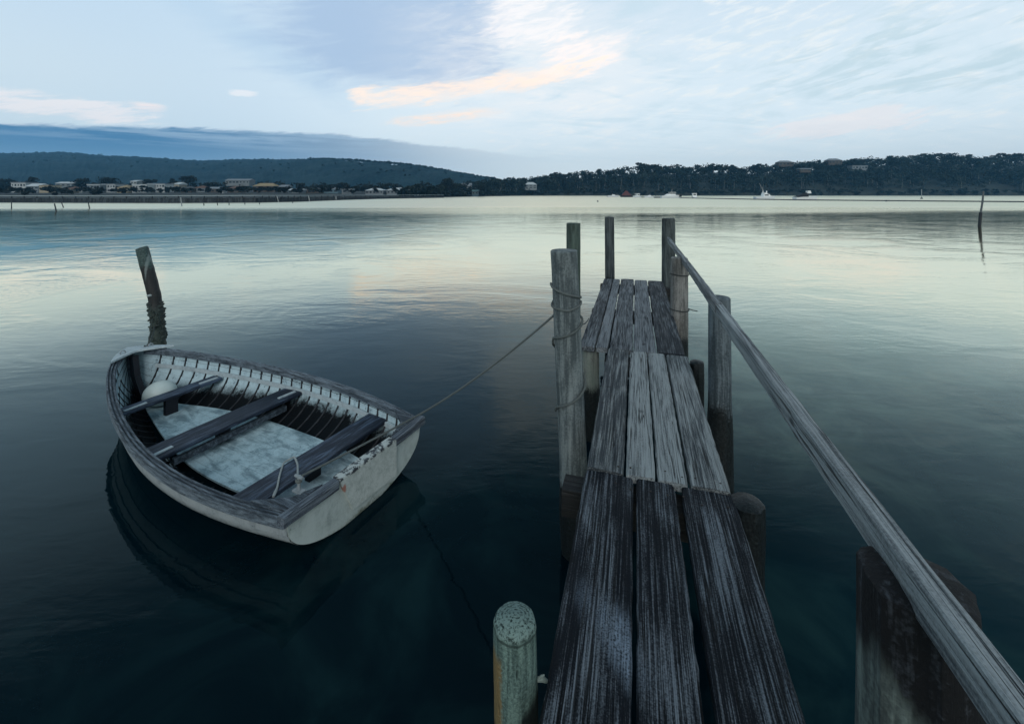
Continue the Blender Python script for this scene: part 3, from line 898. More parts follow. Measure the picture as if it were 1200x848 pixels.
# ------------------------------------------------------------------ ropes
def mat_rope(name, col):
    m, nt, p = new_mat(name)
    pos = worldpos(nt); x, y, z = nt.sep(pos)
    w = nt.noise(nt.comb(x * 60 + z * 90, y * 60 + z * 40, z * 30), 1.0, 2, .5)
    nt.put(p.inputs['Base Color'], nt.mix(w, tuple(c * .45 for c in col), col)); p.inputs['Roughness'].default_value = .9
    p.inputs['Specular IOR Level'].default_value = .2
    bump(nt, p, w, .8, .006)
    return m
def sag(a, b, d, n=24):
    a, b = Vector(a), Vector(b)
    return [a.lerp(b, i / n) - Vector((0, 0, d * 4 * (i / n) * (1 - i / n))) for i in range(n + 1)]
def build_ropes():
    # long mooring rope: coils round the post, then over the water to the stern of the boat
    def pp(ang, ypx, extra=.0):
        z = EYE - (ypx - HZ) / F * (YP - .1)
        cx = PT.x + PS * (z - PT.z); r = .100 * (1 + .02 * (PT.z - z)) + .005 + extra
        return Vector((cx + r * math.cos(ang), YP + r * math.sin(ang), z))
    # angles: pi = left, -pi/2 = facing camera, 0 = right
    keys = [(-3.3, 336), (-1.6, 345), (-.1, 352), (1.4, 352), (3.0, 362), (4.7, 364), (6.2, 357), (7.8, 368), (8.9, 377)]
    pts = []
    for (a0, y0), (a1, y1) in zip(keys[:-1], keys[1:]):
        for i in range(8): pts.append(pp(a0 + (a1 - a0) * i / 8, y0 + (y1 - y0) * i / 8))
    pts.append(pp(*keys[-1]))
    c1 = B2W(.03, -.655, .437)
    pts += sag(pts[-1], c1, .05)[1:]
    bit = B2W(.13, .50, .512)
    pts += sag(c1, bit, .006, 16)[1:]
    for t in np.linspace(0, 4 * math.pi, 22):
        pts.append(bit + Vector((.018 * math.cos(t), .018 * math.sin(t), -.012 - .0012 * t)))
    mb = MB(); mb.tube(pts, .0085, 8)
    o = mb.build('mooring_rope', mat_rope('grey_mooring_rope', (.14, .16, .16)), None, True)
    tag(o, 'taut grey rope running from the coiled post to the boat stern', 'rope')
    # loose lower end wound down the same post
    keys = [(8.0, 372), (6.25, 378), (4.7, 392), (3.4, 400), (3.1, 408), (1.5, 430), (-.0, 452), (-1.5, 470), (-2.8, 482), (-3.2, 490)]
    pts = []
    for (a0, y0), (a1, y1) in zip(keys[:-1], keys[1:]):
        for i in range(8): pts.append(pp(a0 + (a1 - a0) * i / 8, y0 + (y1 - y0) * i / 8, .004))
    pts.append(pp(*keys[-1], .006))
    mb = MB(); mb.tube(pts, .0085, 8)
    tag(mb.build('slack_rope', mat_rope('dark_slack_rope', (.12, .14, .14)), None, True), 'dark slack rope spiralling down the tall grey post', 'rope')
    # short line from that post back to the far deck edge
    a = pp(.6, 388); b = J2W(-.575, 5.5, DZ + .0)
    mb = MB(); mb.tube(sag(a, b, .03), .006, 6)
    tag(mb.build('deck_line', mat_rope('thin_dark_line', (.10, .11, .11)), None, True), 'thin dark line from the coiled post to the far deck edge', 'rope')
    # loose doubled end of a rope on the stern thwart
    q = [B2W(.13, .50, .50), B2W(.26, .42, .43), B2W(.42, .30, .33), B2W(.60, .17, .285), B2W(.74, .10, .272), B2W(.745, .20, .272), B2W(.62, .32, .272), B2W(.50, .42, .272), B2W(.43, .50, .27)]
    pts = []
    for i in range(len(q) - 1):
        for k in range(6): pts.append(q[i].lerp(q[i + 1], k / 6))
    pts.append(q[-1])
    pts = [pts[0]] + [(pts[i - 1] + pts[i] * 2 + pts[i + 1]) / 4 for i in range(1, len(pts) - 1)] + [pts[-1]]
    mb = MB(); mb.tube(pts, [.008] * (len(pts) - 6) + [.009, .011, .012, .012, .011, .009], 7)
    tag(mb.build('rope_end', mat_rope('pale_rope', (.42, .46, .46)), None, True), 'pale loose rope end doubled over the stern thwart', 'rope')
build_ropes()

# ------------------------------------------------------------------ leaning barnacled pile behind the bow
def leaning_pile():
    Y = 7.2
    rng = random.Random(8)
    key = [(166.5, 291), (170, 305), (176, 326), (181.5, 348), (184, 372), (186, 404), (187.5, 425), (190, 460)]
    base = Vector(((186.5 - 600) / F * Y, Y, 0))
    root = empty('leaning_pile', base, 'crooked leaning black pile with a pale green head behind the boat', 'post')
    path = []; rad = []
    for (a, b), (c, d) in zip(key[:-1], key[1:]):
        for i in range(6):
            t = i / 6
            path.append(W(a + (c - a) * t, b + (d - b) * t, Y) - base)
    path = path[::-1]
    n = len(path)
    for i, p in enumerate(path):
        low = p.z < .8
        rad.append(.088 * (1.0 + (.22 if p.z < .75 else .06) * (1 - i / n)) * (1 + (rng.uniform(-.08, .10) if low else 0)))
    path.append(path[-1] + Vector((-.004, 0, .01))); rad.append(.078)
    m, nt, p = new_mat('green_and_black_pile_timber')
    x, y, z = nt.sep(worldpos(nt))
    big = nt.noise(nt.comb(x * 6, y * 6, z * 3), 1.0, 4, .6, .5); fine = nt.noise(worldpos(nt), 45, 4, .6)
    c = nt.mix(nt.ss(fine, .35, .7), (.014, .034, .034), (.065, .11, .105))
    dark = nt.ss(z + (big - .5) * .25, 1.40, 1.30)
    streak = nt.ss(nt.math('ABSOLUTE', x - base.x + .155 + (fine - .5) * .03), .022, .008) * nt.ss(z, 1.1, 1.25)
    c = nt.mix(dark, c, nt.mix(nt.ss(fine, .45, .75), (.006, .007, .008), (.025, .026, .028)))
    c = nt.mix(streak * .4, c, (.30, .36, .36))
    weed = nt.ss(z + (big - .5) * .2, .75, .62)
    c = nt.mix(weed, c, nt.mix(fine, (.006, .009, .009), (.035, .06, .052)))
    nt.put(p.inputs['Base Color'], c); p.inputs['Roughness'].default_value = .6
    bump(nt, p, fine, .8, .012)
    mb = MB(); mb.tube(path, rad, 20, True, .05, rng, .004)
    mb.build('shaft', m, root, True)
    mb = MB()
    for _ in range(260):     # barnacles and oysters on the lower shaft
        t = rng.random() ** .8; z = .04 + t * .72
        i = min(range(n), key=lambda j: abs(path[j].z - z)); an = rng.uniform(0, 2 * math.pi)
        c = path[i] + Vector((math.cos(an) * rad[i], math.sin(an) * rad[i], z - path[i].z))
        d = Vector((math.cos(an), math.sin(an), rng.uniform(-.3, .5))).normalized(); s = rng.uniform(.012, .03)
        mb.tube([c - d * .005, c + d * s], [s * .9, s * .35], 5)
    mb.build('barnacles', mat_plain('barnacle_shell', (.035, .048, .045), .8, .6, 30), root)['kind'] = 'stuff'
    mb = MB(); c = W(174.5, 346.5, Y - .11) - base
    mb.tube([c + Vector((.03, .08, 0)), c, c + Vector((-.02, -.02, .005))], [.02, .022, .01], 8)
    mb.build('mooring_bolt', mat_plain('pale_bolt', (.3, .34, .34), .6), root, True)
    # painter from the pile to the bow
    mb = MB()
    a = W(181, 383, Y - .12)
    mb.tube([a + Vector((.05, .03, .02))] + sag(a, B2W(3.93, -.13, .66), .05, 12), .012, 6)
    mb.tube(sag(W(178, 374, Y - .12), B2W(3.93, -.10, .66), .16, 12), .009, 6)
    mb.tube(sag(W(175, 388, Y - .12), W(182, 384, Y - .11), .01, 5), .008, 6)
    tag(mb.build('painter_rope', mat_rope('weedy_dark_rope', (.06, .075, .07)), None, True), 'weedy dark rope tying the boat bow to the crooked pile', 'rope')
leaning_pile()

# ------------------------------------------------------------------ far shore: terrain
def shoreY(u):
    return smooth_curve([(-3.0, 118), (-1.2, 122), (-.75, 126), (-.55, 138), (-.38, 190), (-.2, 235), (-.05, 330), (.05, 390), (.4, 400), (1.3, 400), (3.0, 380)], u)
HEAD = [(500, 219), (540, 213), (580, 208), (620, 207), (650, 202), (680, 199), (720, 196), (750, 191), (765, 190), (800, 193), (840, 190), (870, 193), (900, 191), (930, 188), (960, 187), (985, 187), (1000, 184), (1040, 181), (1080, 178), (1120, 177), (1150, 183), (1165, 180), (1200, 177), (1300, 180), (1500, 190), (1900, 205)]
def head_row(px): return smooth_curve(HEAD, px)
def mat_ground():
    m, nt, p = new_mat('shore_ground')
    pos = worldpos(nt)
    n = nt.noise(pos, .05, 5, .6); f = nt.noise(pos, .6, 4, .6)
    c = nt.mix(nt.ss(n * .6 + f * .4, .4, .6), (.006, .011, .011), (.026, .032, .026))
    nt.put(p.inputs['Base Color'], c); p.inputs['Roughness'].default_value = .9
    return m
def build_terrain():
    us = np.linspace(-3.0, 3.0, 161); ts = [0, .01, .03, .06, .1, .16, .25, .4, .55, .7, .85, 1.0]
    V = []
    for u in us:
        sy = shoreY(u); far = 520.0 if u > -.2 else 520.0
        px = 600 + F * u
        top = max(0, HZ - head_row(max(px, 500))) / F * 470 + EYE
        right = max(0, min(1, (u + .22) / .25))
        for t in ts:
            Y = sy + (far - sy) * t
            zl = .35 + 5.0 * min(1, t * 1.4)
            zr = .3 + (top - 9) * (max(0, t) ** .62)
            z = zl * (1 - right) + max(zl * .4, zr) * right
            if t == 0: z = -1.0
            V.append((u * Y, Y, z))
    # drop to the back
    n = len(ts)
    Fc = [(i * n + j, (i + 1) * n + j, (i + 1) * n + j + 1, i * n + j + 1) for i in range(len(us) - 1) for j in range(n - 1)]
    o = np_mesh('terrain', np.array(V), np.array(Fc), np.zeros(len(Fc)), mat_ground())
    tag(o, 'low far shore rising to a wooded headland', None, None, 'structure')
build_terrain()
RIDGE = [(-900, 196), (-300, 190), (0, 187), (60, 186.5), (100, 188), (150, 190.5), (200, 193), (240, 194.5), (300, 192.5), (340, 192), (390, 190.5), (430, 193), (480, 197), (520, 203), (560, 210), (620, 216), (700, 222)]
def ridge_row(px): return smooth_curve(RIDGE, px)
def vnoise(x, y, seed=0):
    r = np.random.default_rng(seed); tab = r.random((64, 64))
    xi = np.floor(x).astype(int); yi = np.floor(y).astype(int); fx = x - xi; fy = y - yi
    fx = fx * fx * (3 - 2 * fx); fy = fy * fy * (3 - 2 * fy)
    g = lambda a, b: tab[a % 64, b % 64]
    return (g(xi, yi) * (1 - fx) + g(xi + 1, yi) * fx) * (1 - fy) + (g(xi, yi + 1) * (1 - fx) + g(xi + 1, yi + 1) * fx) * fy
def build_hills():
    px = np.linspace(-700, 690, 700); t = np.linspace(0, 1, 34)
    PX, Tt = np.meshgrid(px, t, indexing='ij')
    near = np.interp(PX, [-700, 300, 450, 690], [620, 620, 600, 600])
    far = np.interp(PX, [-700, 250, 420, 690], [1700, 1600, 900, 800])
    Y = near + (far - near) * Tt
    row = np.vectorize(ridge_row)(px)[:, None]
    zt = EYE + (HZ - row) / F * far
    prof = np.where(Tt < .86, np.sin(np.clip(Tt / .86, 0, 1) * math.pi / 2) ** 1.05, 1 - ((Tt - .86) / .14) ** 2 * .25)
    X_ = (PX - 600) / F * Y
    # spurs and gullies plus a tree canopy roughness
    zz = 3 + (zt - 3) * prof
    zz = zz + (vnoise(X_ / 90, Y / 110, 3) - .5) * 16 * Tt * (1 - Tt) * 3
    zz = zz + (vnoise(X_ / 9, Y / 22, 5) - .5) * 5.0 + (vnoise(X_ / 4, Y / 12, 6) - .5) * 3.5
    V = np.stack([X_, Y, zz], -1).reshape(-1, 3); n = len(t)
    i, j = np.meshgrid(np.arange(len(px) - 1), np.arange(n - 1), indexing='ij')
    Fc = np.stack([i * n + j, (i + 1) * n + j, (i + 1) * n + j + 1, i * n + j + 1], -1).reshape(-1, 4)
    m, nt, p = new_mat('wooded_hill')
    pos = worldpos(nt)
    a = nt.noise(pos, .02, 5, .65, .4); b = nt.noise(pos, .25, 4, .6)
    nt.put(p.inputs['Base Color'], nt.mix(nt.ss(a * .55 + b * .45, .38, .62), (.005, .018, .026), (.026, .050, .058)))
    p.inputs['Roughness'].default_value = .95; p.inputs['Specular IOR Level'].default_value = .1
    bump(nt, p, b, 1.0, 3.0)
    o = np_mesh('hills', V, Fc, np.zeros(len(Fc)), m)
    tag(o, 'blue hazy wooded hills behind the far town', None, None, 'structure')
build_hills()

# ------------------------------------------------------------------ foliage
def mat_leaf(name, dark, light):
    m, nt, p = new_mat(name)
    r = attr(nt)
    n = nt.noise(worldpos(nt), .3, 3, .6)
    nt.put(p.inputs['Base Color'], nt.mix(nt.ss(r * .6 + n * .4, .25, .75), dark, light))
    p.inputs['Roughness'].default_value = .8; p.inputs['Specular IOR Level'].default_value = .2
    return m
m_leaf = mat_leaf('eucalypt_leaves', (.006, .013, .013), (.032, .046, .038))
m_leaf2 = mat_leaf('dark_dense_leaves', (.006, .010, .010), (.024, .029, .024))
m_trunk = mat_plain('pale_eucalypt_bark', (.16, .16, .15), .8, .4, 2)
m_trunk2 = mat_plain('dark_bark', (.05, .045, .04), .9, .3, 3)
def leaf_quads(cs, size, rng):
    n = len(cs)
    nrm = rng.normal(size=(n, 3)); nrm[:, 2] = np.abs(nrm[:, 2]) + .5; nrm /= np.linalg.norm(nrm, axis=1)[:, None]
    ref = rng.normal(size=(n, 3)); a = np.cross(nrm, ref); a /= np.linalg.norm(a, axis=1)[:, None]; b = np.cross(nrm, a)
    sz = size * rng.uniform(.6, 1.4, size=(n, 1))
    V = np.stack([cs - a * sz - b * sz * .6, cs + a * sz - b * sz * .5, cs + a * sz * .9 + b * sz * .6, cs - a * sz * .8 + b * sz * .6], 1).reshape(-1, 3)
    return V, np.arange(4 * n).reshape(n, 4)
def crown_pts(rng, w, h, lobes, per, flat=.55):
    """clumps gathered at limb ends: uneven outline with gaps"""
    out = []
    for k in range(lobes):
        an = rng.uniform(0, 2 * math.pi); rr = (rng.random() ** .6) * w * .36
        c = np.array([rr * math.cos(an), rr * math.sin(an), h * (.25 + .68 * rng.random() ** .7 * (1 - .4 * rr / (w * .5)))])
        s = np.array([1, 1, flat]) * w * rng.uniform(.14, .25)
        p = rng.normal(size=(per, 3)); p /= np.linalg.norm(p, axis=1)[:, None]
        p *= (rng.random((per, 1)) ** .4)
        out.append(p * s + c)
    return np.concatenate(out)
def build_wood():
    rng = np.random.default_rng(11)
    Vs = []; Fs = []; Rs = []; o = 0
    trunks = MB()
    for k in range(980):
        px = rng.uniform(470, 1330)
        t = rng.random() ** .8
        u = (px - 600) / F
        Y = shoreY(u) + 3 + (470 - shoreY(u)) * t
        row = head_row(max(px, 500)); full = (HZ - row) / F * 470 + EYE
        base = .5 + max(0, full - 12) * (max(0, (Y - shoreY(u)) / (520 - shoreY(u))) ** .62)
        H = rng.uniform(9, 15)
        cap = EYE + (HZ - row) / F * Y + rng.uniform(-2.2, .8)
        if base + H > cap or t > .6: H = min(22, max(5, cap - base))
        w = H * rng.uniform(.45, 1.05)
        cs = crown_pts(rng, w, H * .75, 8, 26, .6) + np.array([u * Y, Y, base + H * .22])
        sk = rng.normal(size=(46, 3)) * np.array([w * .33, w * .25, H * .14]) + np.array([u * Y, Y - 1.0, base + H * .16])
        cs = np.concatenate([cs, sk])
        V, Fq = leaf_quads(cs, .62, rng)
        Vs.append(V); Fs.append(Fq + o); o += len(V)
        Rs.append(np.clip(rng.random() * .7 + rng.normal(size=len(cs)) * .12 + .15, 0, 1))
        if rng.random() < .5 and t < .55:
            x0 = u * Y; l = rng.uniform(-1.5, 1.5)
            trunks.tube([(x0, Y - 1, base - 1), (x0 + l * .4, Y - 1.5, base + H * .4), (x0 + l, Y - 1, base + H * .8)], [.26, .18, .08], 5, False)
    # low scrub along the waterline
    for px in np.arange(470, 1330, 2.2):
        u = (px - 600) / F; Y = shoreY(u) + rng.uniform(1, 7)
        H = rng.uniform(3.5, 8)
        cs = crown_pts(rng, rng.uniform(5, 8), H, 5, 22, .7) + np.array([u * Y, Y, -.3])
        V, Fq = leaf_quads(cs, .6, rng); Vs.append(V); Fs.append(Fq + o); o += len(V)
        Rs.append(np.clip(rng.random() * .5 + rng.normal(size=len(cs)) * .1 + .1, 0, 1))
    w = np_mesh('wood', np.concatenate(Vs), np.concatenate(Fs), np.concatenate(Rs), m_leaf)
    tag(w, 'dense dark eucalypt wood covering the right headland', 'wood', None, 'stuff')
    tr = trunks.build('trunks', m_trunk, w); tr['kind'] = 'stuff'
    # canopy of the nearer wooded hill, left of the headland, and tree heads along the far ridge
    Vs = []; Fs = []; Rs = []; o = 0
    for k in range(1500):
        px = rng.uniform(-80, 580)
        far = np.interp(px, [-700, 250, 420, 690], [1700, 1600, 900, 800])
        ridge = rng.random() < .9
        t = .86 if ridge else rng.uniform(.25, .86)
        near = np.interp(px, [-700, 300, 450, 690], [620, 620, 600, 600])
        Y = near + (far - near) * t
        zt = EYE + (HZ - ridge_row(px)) / F * far
        z = 3 + (zt - 3) * math.sin(t / .86 * math.pi / 2)
        H = rng.uniform(4, 8) * (1.0 if px > 330 else .75)
        cs = crown_pts(rng, H * .9, H * .7, 5, 14, .6) + np.array([(px - 600) / F * Y, Y, z + H * (.1 if px < 330 else .25)])
        V, Fq = leaf_quads(cs, .9, rng); Vs.append(V); Fs.append(Fq + o); o += len(V)
        Rs.append(np.clip(rng.random() * .6 + rng.normal(size=len(cs)) * .1 + .15, 0, 1))
    w2 = np_mesh('hill_wood', np.concatenate(Vs), np.concatenate(Fs), np.concatenate(Rs), m_leaf)
    tag(w2, 'hazy wood along the hill crests behind the town', 'wood', None, 'stuff')
build_wood()
def build_town_green():
    rng = np.random.default_rng(23); Vs = []; Fs = []; Rs = []; o = 0
    for k in range(420):
        px = rng.uniform(-60, 600); Y = rng.uniform(205 if px > 120 else 170, 330)
        if px > 420: Y = rng.uniform(245, 340)
        u = (px - 600) / F
        if Y < shoreY(u) + 12: continue
        H = rng.uniform(1.6, 4.6) * (1.5 if Y > 285 else .8)
        cs = crown_pts(rng, H * rng.uniform(1.0, 1.9), H, 5, 16, .6) + np.array([u * Y, Y, 2.2 + min(2.4, (Y - 200) * .022)])
        V, Fq = leaf_quads(cs, .5, rng); Vs.append(V); Fs.append(Fq + o); o += len(V)
        Rs.append(np.clip(rng.random() * .7 + rng.normal(size=len(cs)) * .1 + .1, 0, 1))
    t = np_mesh('garden_shrubs', np.concatenate(Vs), np.concatenate(Fs), np.concatenate(Rs), m_leaf2)
    tag(t, 'dark shrubs and garden trees scattered through the far town', 'shrubs', None, 'stuff')
build_town_green()

def make_tree(name, loc, H, w, label, seed, mleaf, mtr, group=None, lobes=9, per=60, flat=.55, lift=.3, leaf=.5, cat='tree'):
    rng = np.random.default_rng(seed); rg = random.Random(seed)
    root = empty(name, loc, label, cat, group)
    cs = crown_pts(rng, w, H * (1 - lift), lobes, per, flat) + np.array([0, 0, H * lift])
    V, Fq = leaf_quads(cs, leaf, rng)
    np_mesh('crown', V, Fq, np.clip(rng.random(len(cs)) * .5 + cs[:, 2] / H * .3, 0, 1), mleaf, root)
    mb = MB(); r = H * .022
    top = Vector((rg.uniform(-.5, .5), 0, H * (lift + .35)))
    mb.tube([(0, 0, -1.0), (rg.uniform(-.2, .2), 0, H * lift * .6), top], [r * 1.3, r, r * .4], 7, False)
    for k in range(4):
        a = rg.uniform(0, 6.28); b0 = Vector((0, 0, H * lift * rg.uniform(.6, 1.0)))
        mb.tube([b0, b0 + Vector((math.cos(a) * w * .15, math.sin(a) * w * .15, H * .16)), b0 + Vector((math.cos(a) * w * .3, math.sin(a) * w * .3, H * .33))], [r * .6, r * .4, r * .15], 5, False)
    mb.build('trunk', mtr, root, True)
    return root

# emergent crowns on the headland skyline
def skyline():
    rng = random.Random(4)
    protos = []
    spots = [(652, 199, 15), (668, 199, 12), (686, 196, 13), (702, 195, 14), (726, 194, 13), (752, 188, 22), (766, 189, 20), (789, 189, 20), (818, 190, 14), (836, 188.5, 13), (858, 190.5, 10),
             (890, 188, 16), (908, 189, 11), (926, 187, 13), (946, 186, 16), (958, 185, 12), (1000, 182.5, 22), (1022, 182, 18), (1043, 179.5, 12), (1064, 179, 16), (1084, 177, 16), (1100, 176, 24), (1118, 175, 22), (1134, 178, 14), (1160, 179, 14), (1174, 177, 20), (1192, 176, 22)]
    for i, (px, row, wpx) in enumerate(spots):
        Y = 462 + (i * 37 % 14)
        w = wpx / F * Y; ztop = EYE + (HZ - row) / F * Y - 1.0
        H = 19.0; loc = Vector(((px - 600) / F * Y, Y, ztop - H))
        if i < 5:
            t = make_tree('eucalypt_tree', loc, H, 13.0, None, 50 + i, m_leaf, m_trunk, 'emergent eucalypts on the headland skyline', 8, 70, .55, .15, .6)
            t['label'] = 'dark flat crowned eucalypt standing out on the headland skyline'
            t['category'] = 'tree'; protos.append(t)
            t.scale = (w / 13.0, w / 13.0, 1)
        else:
            copy_thing(protos[i % 5], loc, rng.uniform(0, 6.28), (w / 13.0, w / 13.0, 1))
skyline()

# trees in the town
TOWN_TREES = [
    (4, 209, 22, 'dark bushy tree at the left end of the far town'), (38, 207, 17, 'dark round tree right of the leftmost white flats'),
    (98, 208, 20, 'low dark round tree behind the long white roof'), (130, 207, 26, 'broad dark dome shaped tree behind the second cream block'),
    (176, 208, 15, 'dark flat tree behind the white apartment block'), (203, 207, 11, 'small round dark tree left of the tallest town tree'),
    (221, 204, 20, 'tallest round dark tree standing above the town'), (247, 213, 16, 'low dark tree right of the tallest town tree'),
    (402, 214, 14, 'dark green tree above the white flat roof'), (425, 218, 17, 'low reddish dark tree by the jetty end of town'),
    (500, 219, 22, 'low dark tree mass right of the boat sheds'), (527, 208, 26, 'tall dark conical tree at the foot of the headland'),
    (313, 216, 18, 'dark tree in front of the ochre roofed house'), (560, 216, 22, 'dark tree beside the small teal roofed house'),
]
for i, (px, row, wpx, lab) in enumerate(TOWN_TREES):
    Y = 300 - (i % 3) * 6
    w = wpx / F * Y; zt = EYE + (HZ - row) / F * Y
    H = zt - 2.5
    make_tree('shade_tree', Vector(((px - 600) / F * Y, Y, 2.5)), H, w * 1.05, lab, 80 + i, m_leaf2, m_trunk2, None, 12, 70, .62, .22, .45)

# ------------------------------------------------------------------ town houses
def house_mat(col): return mat_plain('painted_house_wall', col, .8, .12, .8)
m_win = mat_plain('dark_window_glass', (.02, .026, .032), .2, .2, 3, .6)
HM = {'white': house_mat((.40, .42, .42)), 'cream': house_mat((.36, .31, .22)), 'grey': house_mat((.17, .19, .20)), 'sand': house_mat((.26, .23, .18)), 'blue': house_mat((.10, .16, .19)), 'brown': house_mat((.08, .065, .055))}
RM = {'white': mat_plain('pale_metal_roof', (.48, .51, .52), .5, .1, 1), 'grey': mat_plain('grey_metal_roof', (.20, .22, .24), .6, .15, 1), 'red': mat_plain('dull_tile_roof', (.13, .075, .055), .8, .2, 1), 'ochre': mat_plain('ochre_tile_roof', (.28, .22, .13), .8, .15, 1), 'dark': mat_plain('dark_roof', (.05, .055, .06), .7, .2, 1), 'teal': mat_plain('teal_roof', (.10, .20, .20), .7, .2, 1)}
def house(x0, x1, yt, yb, Y, wall, roof, label, kind='gable', storeys=1, nwin=3, cat='house', d=7.0, group=None, name='house'):
    cx = ((x0 + x1) / 2 - 600) / F * Y; w = (x1 - x0) / F * Y
    zb = EYE - (yb - HZ) / F * Y; zt = EYE - (yt - HZ) / F * Y; H = zt - zb
    root = empty(name, (cx, Y, zb), label, cat, group, rz=0)
    rh = H * (.32 if kind == 'gable' else .38 if kind == 'hip' else .08)
    wh = H - rh
    mb = MB(); mb.box((0, d / 2, wh / 2 - .75), (w, d, wh + 1.5)); mb.build('wall', HM[wall], root)
    mb = MB(); e = .35
    if kind == 'flat':
        mb.box((0, d / 2, wh + rh / 2 + .01), (w + .4, d + .4, rh))
    elif kind == 'gable':
        P = [(-w / 2 - e, -e, wh), (-w / 2 - e, d + e, wh), (-w / 2 - e, d + e, wh + .12), (-w / 2 - e, d / 2, H), (-w / 2 - e, -e, wh + .12)]
        mb.prism(P, (w + 2 * e, 0, 0))
    else:
        b = [(-w / 2 - e, -e, wh + .005), (w / 2 + e, -e, wh + .005), (w / 2 + e, d + e, wh + .005), (-w / 2 - e, d + e, wh + .005)]
        q = max(.1, w / 2 - d * .45)
        mb.add(b + [(-q, d / 2, H), (q, d / 2, H)], [(0, 1, 5, 4), (1, 2, 5), (2, 3, 4, 5), (3, 0, 4), (3, 2, 1, 0)])
    mb.build('roof', RM[roof], root)
    for s in range(storeys):
        for k in range(nwin):
            ww = w / nwin * random.uniform(.35, .8); hh = wh / storeys * random.uniform(.3, .5)
            mb = MB(); mb.box((-w / 2 + w * (k + .5) / nwin, -.02, wh * (s + .52) / storeys), (ww, .06, hh)); mb.build('window', m_win, root)
    return root
H_ = house
H_(13, 30, 213.5, 225, 262, 'white', 'grey', 'leftmost white two storey flats with dark window bands', 'flat', 2, 5)
H_(31, 45, 215, 225.5, 258, 'grey', 'white', 'pale roofed grey house left of the first cream block', 'gable', 2, 3)
H_(46, 57.5, 217, 226, 250, 'cream', 'ochre', 'plain cream block, the left one of two', 'flat', 1, 2)
H_(65, 89, 213, 219, 292, 'grey', 'white', 'house with a long pale sloping roof between trees', 'gable', 1, 4)
H_(63, 73, 219.5, 226, 255, 'blue', 'grey', 'small blue grey house right of the first cream block', 'gable', 1, 2)
H_(77.5, 84.5, 218.5, 226, 248, 'sand', 'red', 'small sandy cottage with a pale gable under the low tree', 'hip', 1, 2)
H_(88, 96, 219.5, 226, 252, 'white', 'grey', 'tiny white cottage in front of the low round tree', 'gable', 1, 2)
H_(102, 117, 216, 225.5, 256, 'grey', 'white', 'grey two storey house with pale balconies', 'flat', 2, 4)
H_(119, 135, 215.5, 225.5, 260, 'white', 'grey', 'white terraced flats left of the second cream block', 'flat', 2, 5)
H_(137, 149, 216.5, 226, 250, 'cream', 'ochre', 'plain cream block, the right one of two', 'hip', 1, 2)
H_(153, 160, 211, 216, 290, 'white', 'white', 'white house on the rise behind the apartment block', 'gable', 1, 2)
H_(155, 172, 216, 226.5, 252, 'white', 'white', 'left half of the bright white apartment row', 'flat', 2, 5)
H_(173, 193, 215, 225, 258, 'white', 'grey', 'bright white apartment block with two window rows', 'flat', 2, 6)
H_(199, 210, 213.5, 222, 285, 'sand', 'white', 'house with a steep white gable left of the tallest tree', 'gable', 1, 2)
H_(212, 224, 218, 226, 262, 'brown', 'dark', 'brown house under the tallest round tree', 'hip', 1, 3)
H_(226, 240, 217.5, 225.5, 266, 'grey', 'red', 'grey house with a dull red roof right of the tallest tree', 'hip', 1, 3)
H_(243, 256, 219, 226, 258, 'brown', 'grey', 'brown cottage with a grey roof near the breakwater rail', 'gable', 1, 3)
H_(257, 261.5, 223.5, 228, 236, 'white', 'white', 'tiny bright white shed at the water front', 'flat', 1, 1, 'shed', 3.0, None, 'shed')
H_(264, 292, 209.5, 215.5, 300, 'grey', 'grey', 'long grey terrace high behind the town', 'gable', 1, 7)
H_(266, 282, 218, 225, 262, 'brown', 'red', 'low brown house with a red roof below the long terrace', 'hip', 1, 4)
H_(296, 322, 214.5, 224, 282, 'brown', 'ochre', 'wide house with an ochre roof behind a dark tree', 'hip', 1, 4)
H_(327, 336, 216.5, 224, 276, 'grey', 'grey', 'small grey house right of the ochre roofed house', 'gable', 1, 2)
H_(338, 352, 221, 227, 252, 'grey', 'white', 'low grey cottage with a pale roof on the shore', 'gable', 1, 3)
H_(356, 374, 220, 226.5, 262, 'brown', 'dark', 'dark low house left of the white flat roof', 'gable', 1, 4)
H_(376, 396, 219.5, 226, 268, 'blue', 'grey', 'blue grey house beside the white flat roof', 'hip', 1, 4)
H_(400.5, 412.5, 221.5, 226.5, 250, 'grey', 'white', 'shelter under a bright white flat roof', 'flat', 1, 2, 'shelter', 4.0, None, 'shelter')
H_(428, 449, 220.5, 227.5, 250, 'grey', 'white', 'left boat shed with a pale hipped roof', 'hip', 1, 5, 'boat shed', 7.0, None, 'boat_shed')
H_(453, 475, 220, 227.5, 252, 'grey', 'white', 'middle boat shed with a pale hipped roof and dark front', 'hip', 1, 5, 'boat shed', 7.0, None, 'boat_shed')
H_(478, 494, 220.5, 227.5, 256, 'white', 'grey', 'right boat shed with a grey roof and white walls', 'gable', 1, 4, 'boat shed', 7.0, None, 'boat_shed')
H_(541, 552, 214.5, 224.5, 330, 'white', 'grey', 'white house among trees at the foot of the headland', 'gable', 2, 2)
H_(553, 560, 222.5, 228, 300, 'blue', 'teal', 'small teal roofed house on the shore', 'gable', 1, 2)
H_(615, 629, 213.5, 221, 386, 'grey', 'white', 'pale house in a gap of the headland trees', 'hip', 2, 3)
H_(913, 930, 188, 194, 452, 'brown', 'grey', 'grey house half hidden on the headland skyline', 'hip', 1, 4)
H_(971, 987, 185.5, 192, 452, 'brown', 'grey', 'house with a pale roof on the headland crest', 'hip', 1, 4)
H_(999, 1017, 194, 198.5, 436, 'grey', 'grey', 'white house with long verandas among headland trees', 'flat', 1, 5)
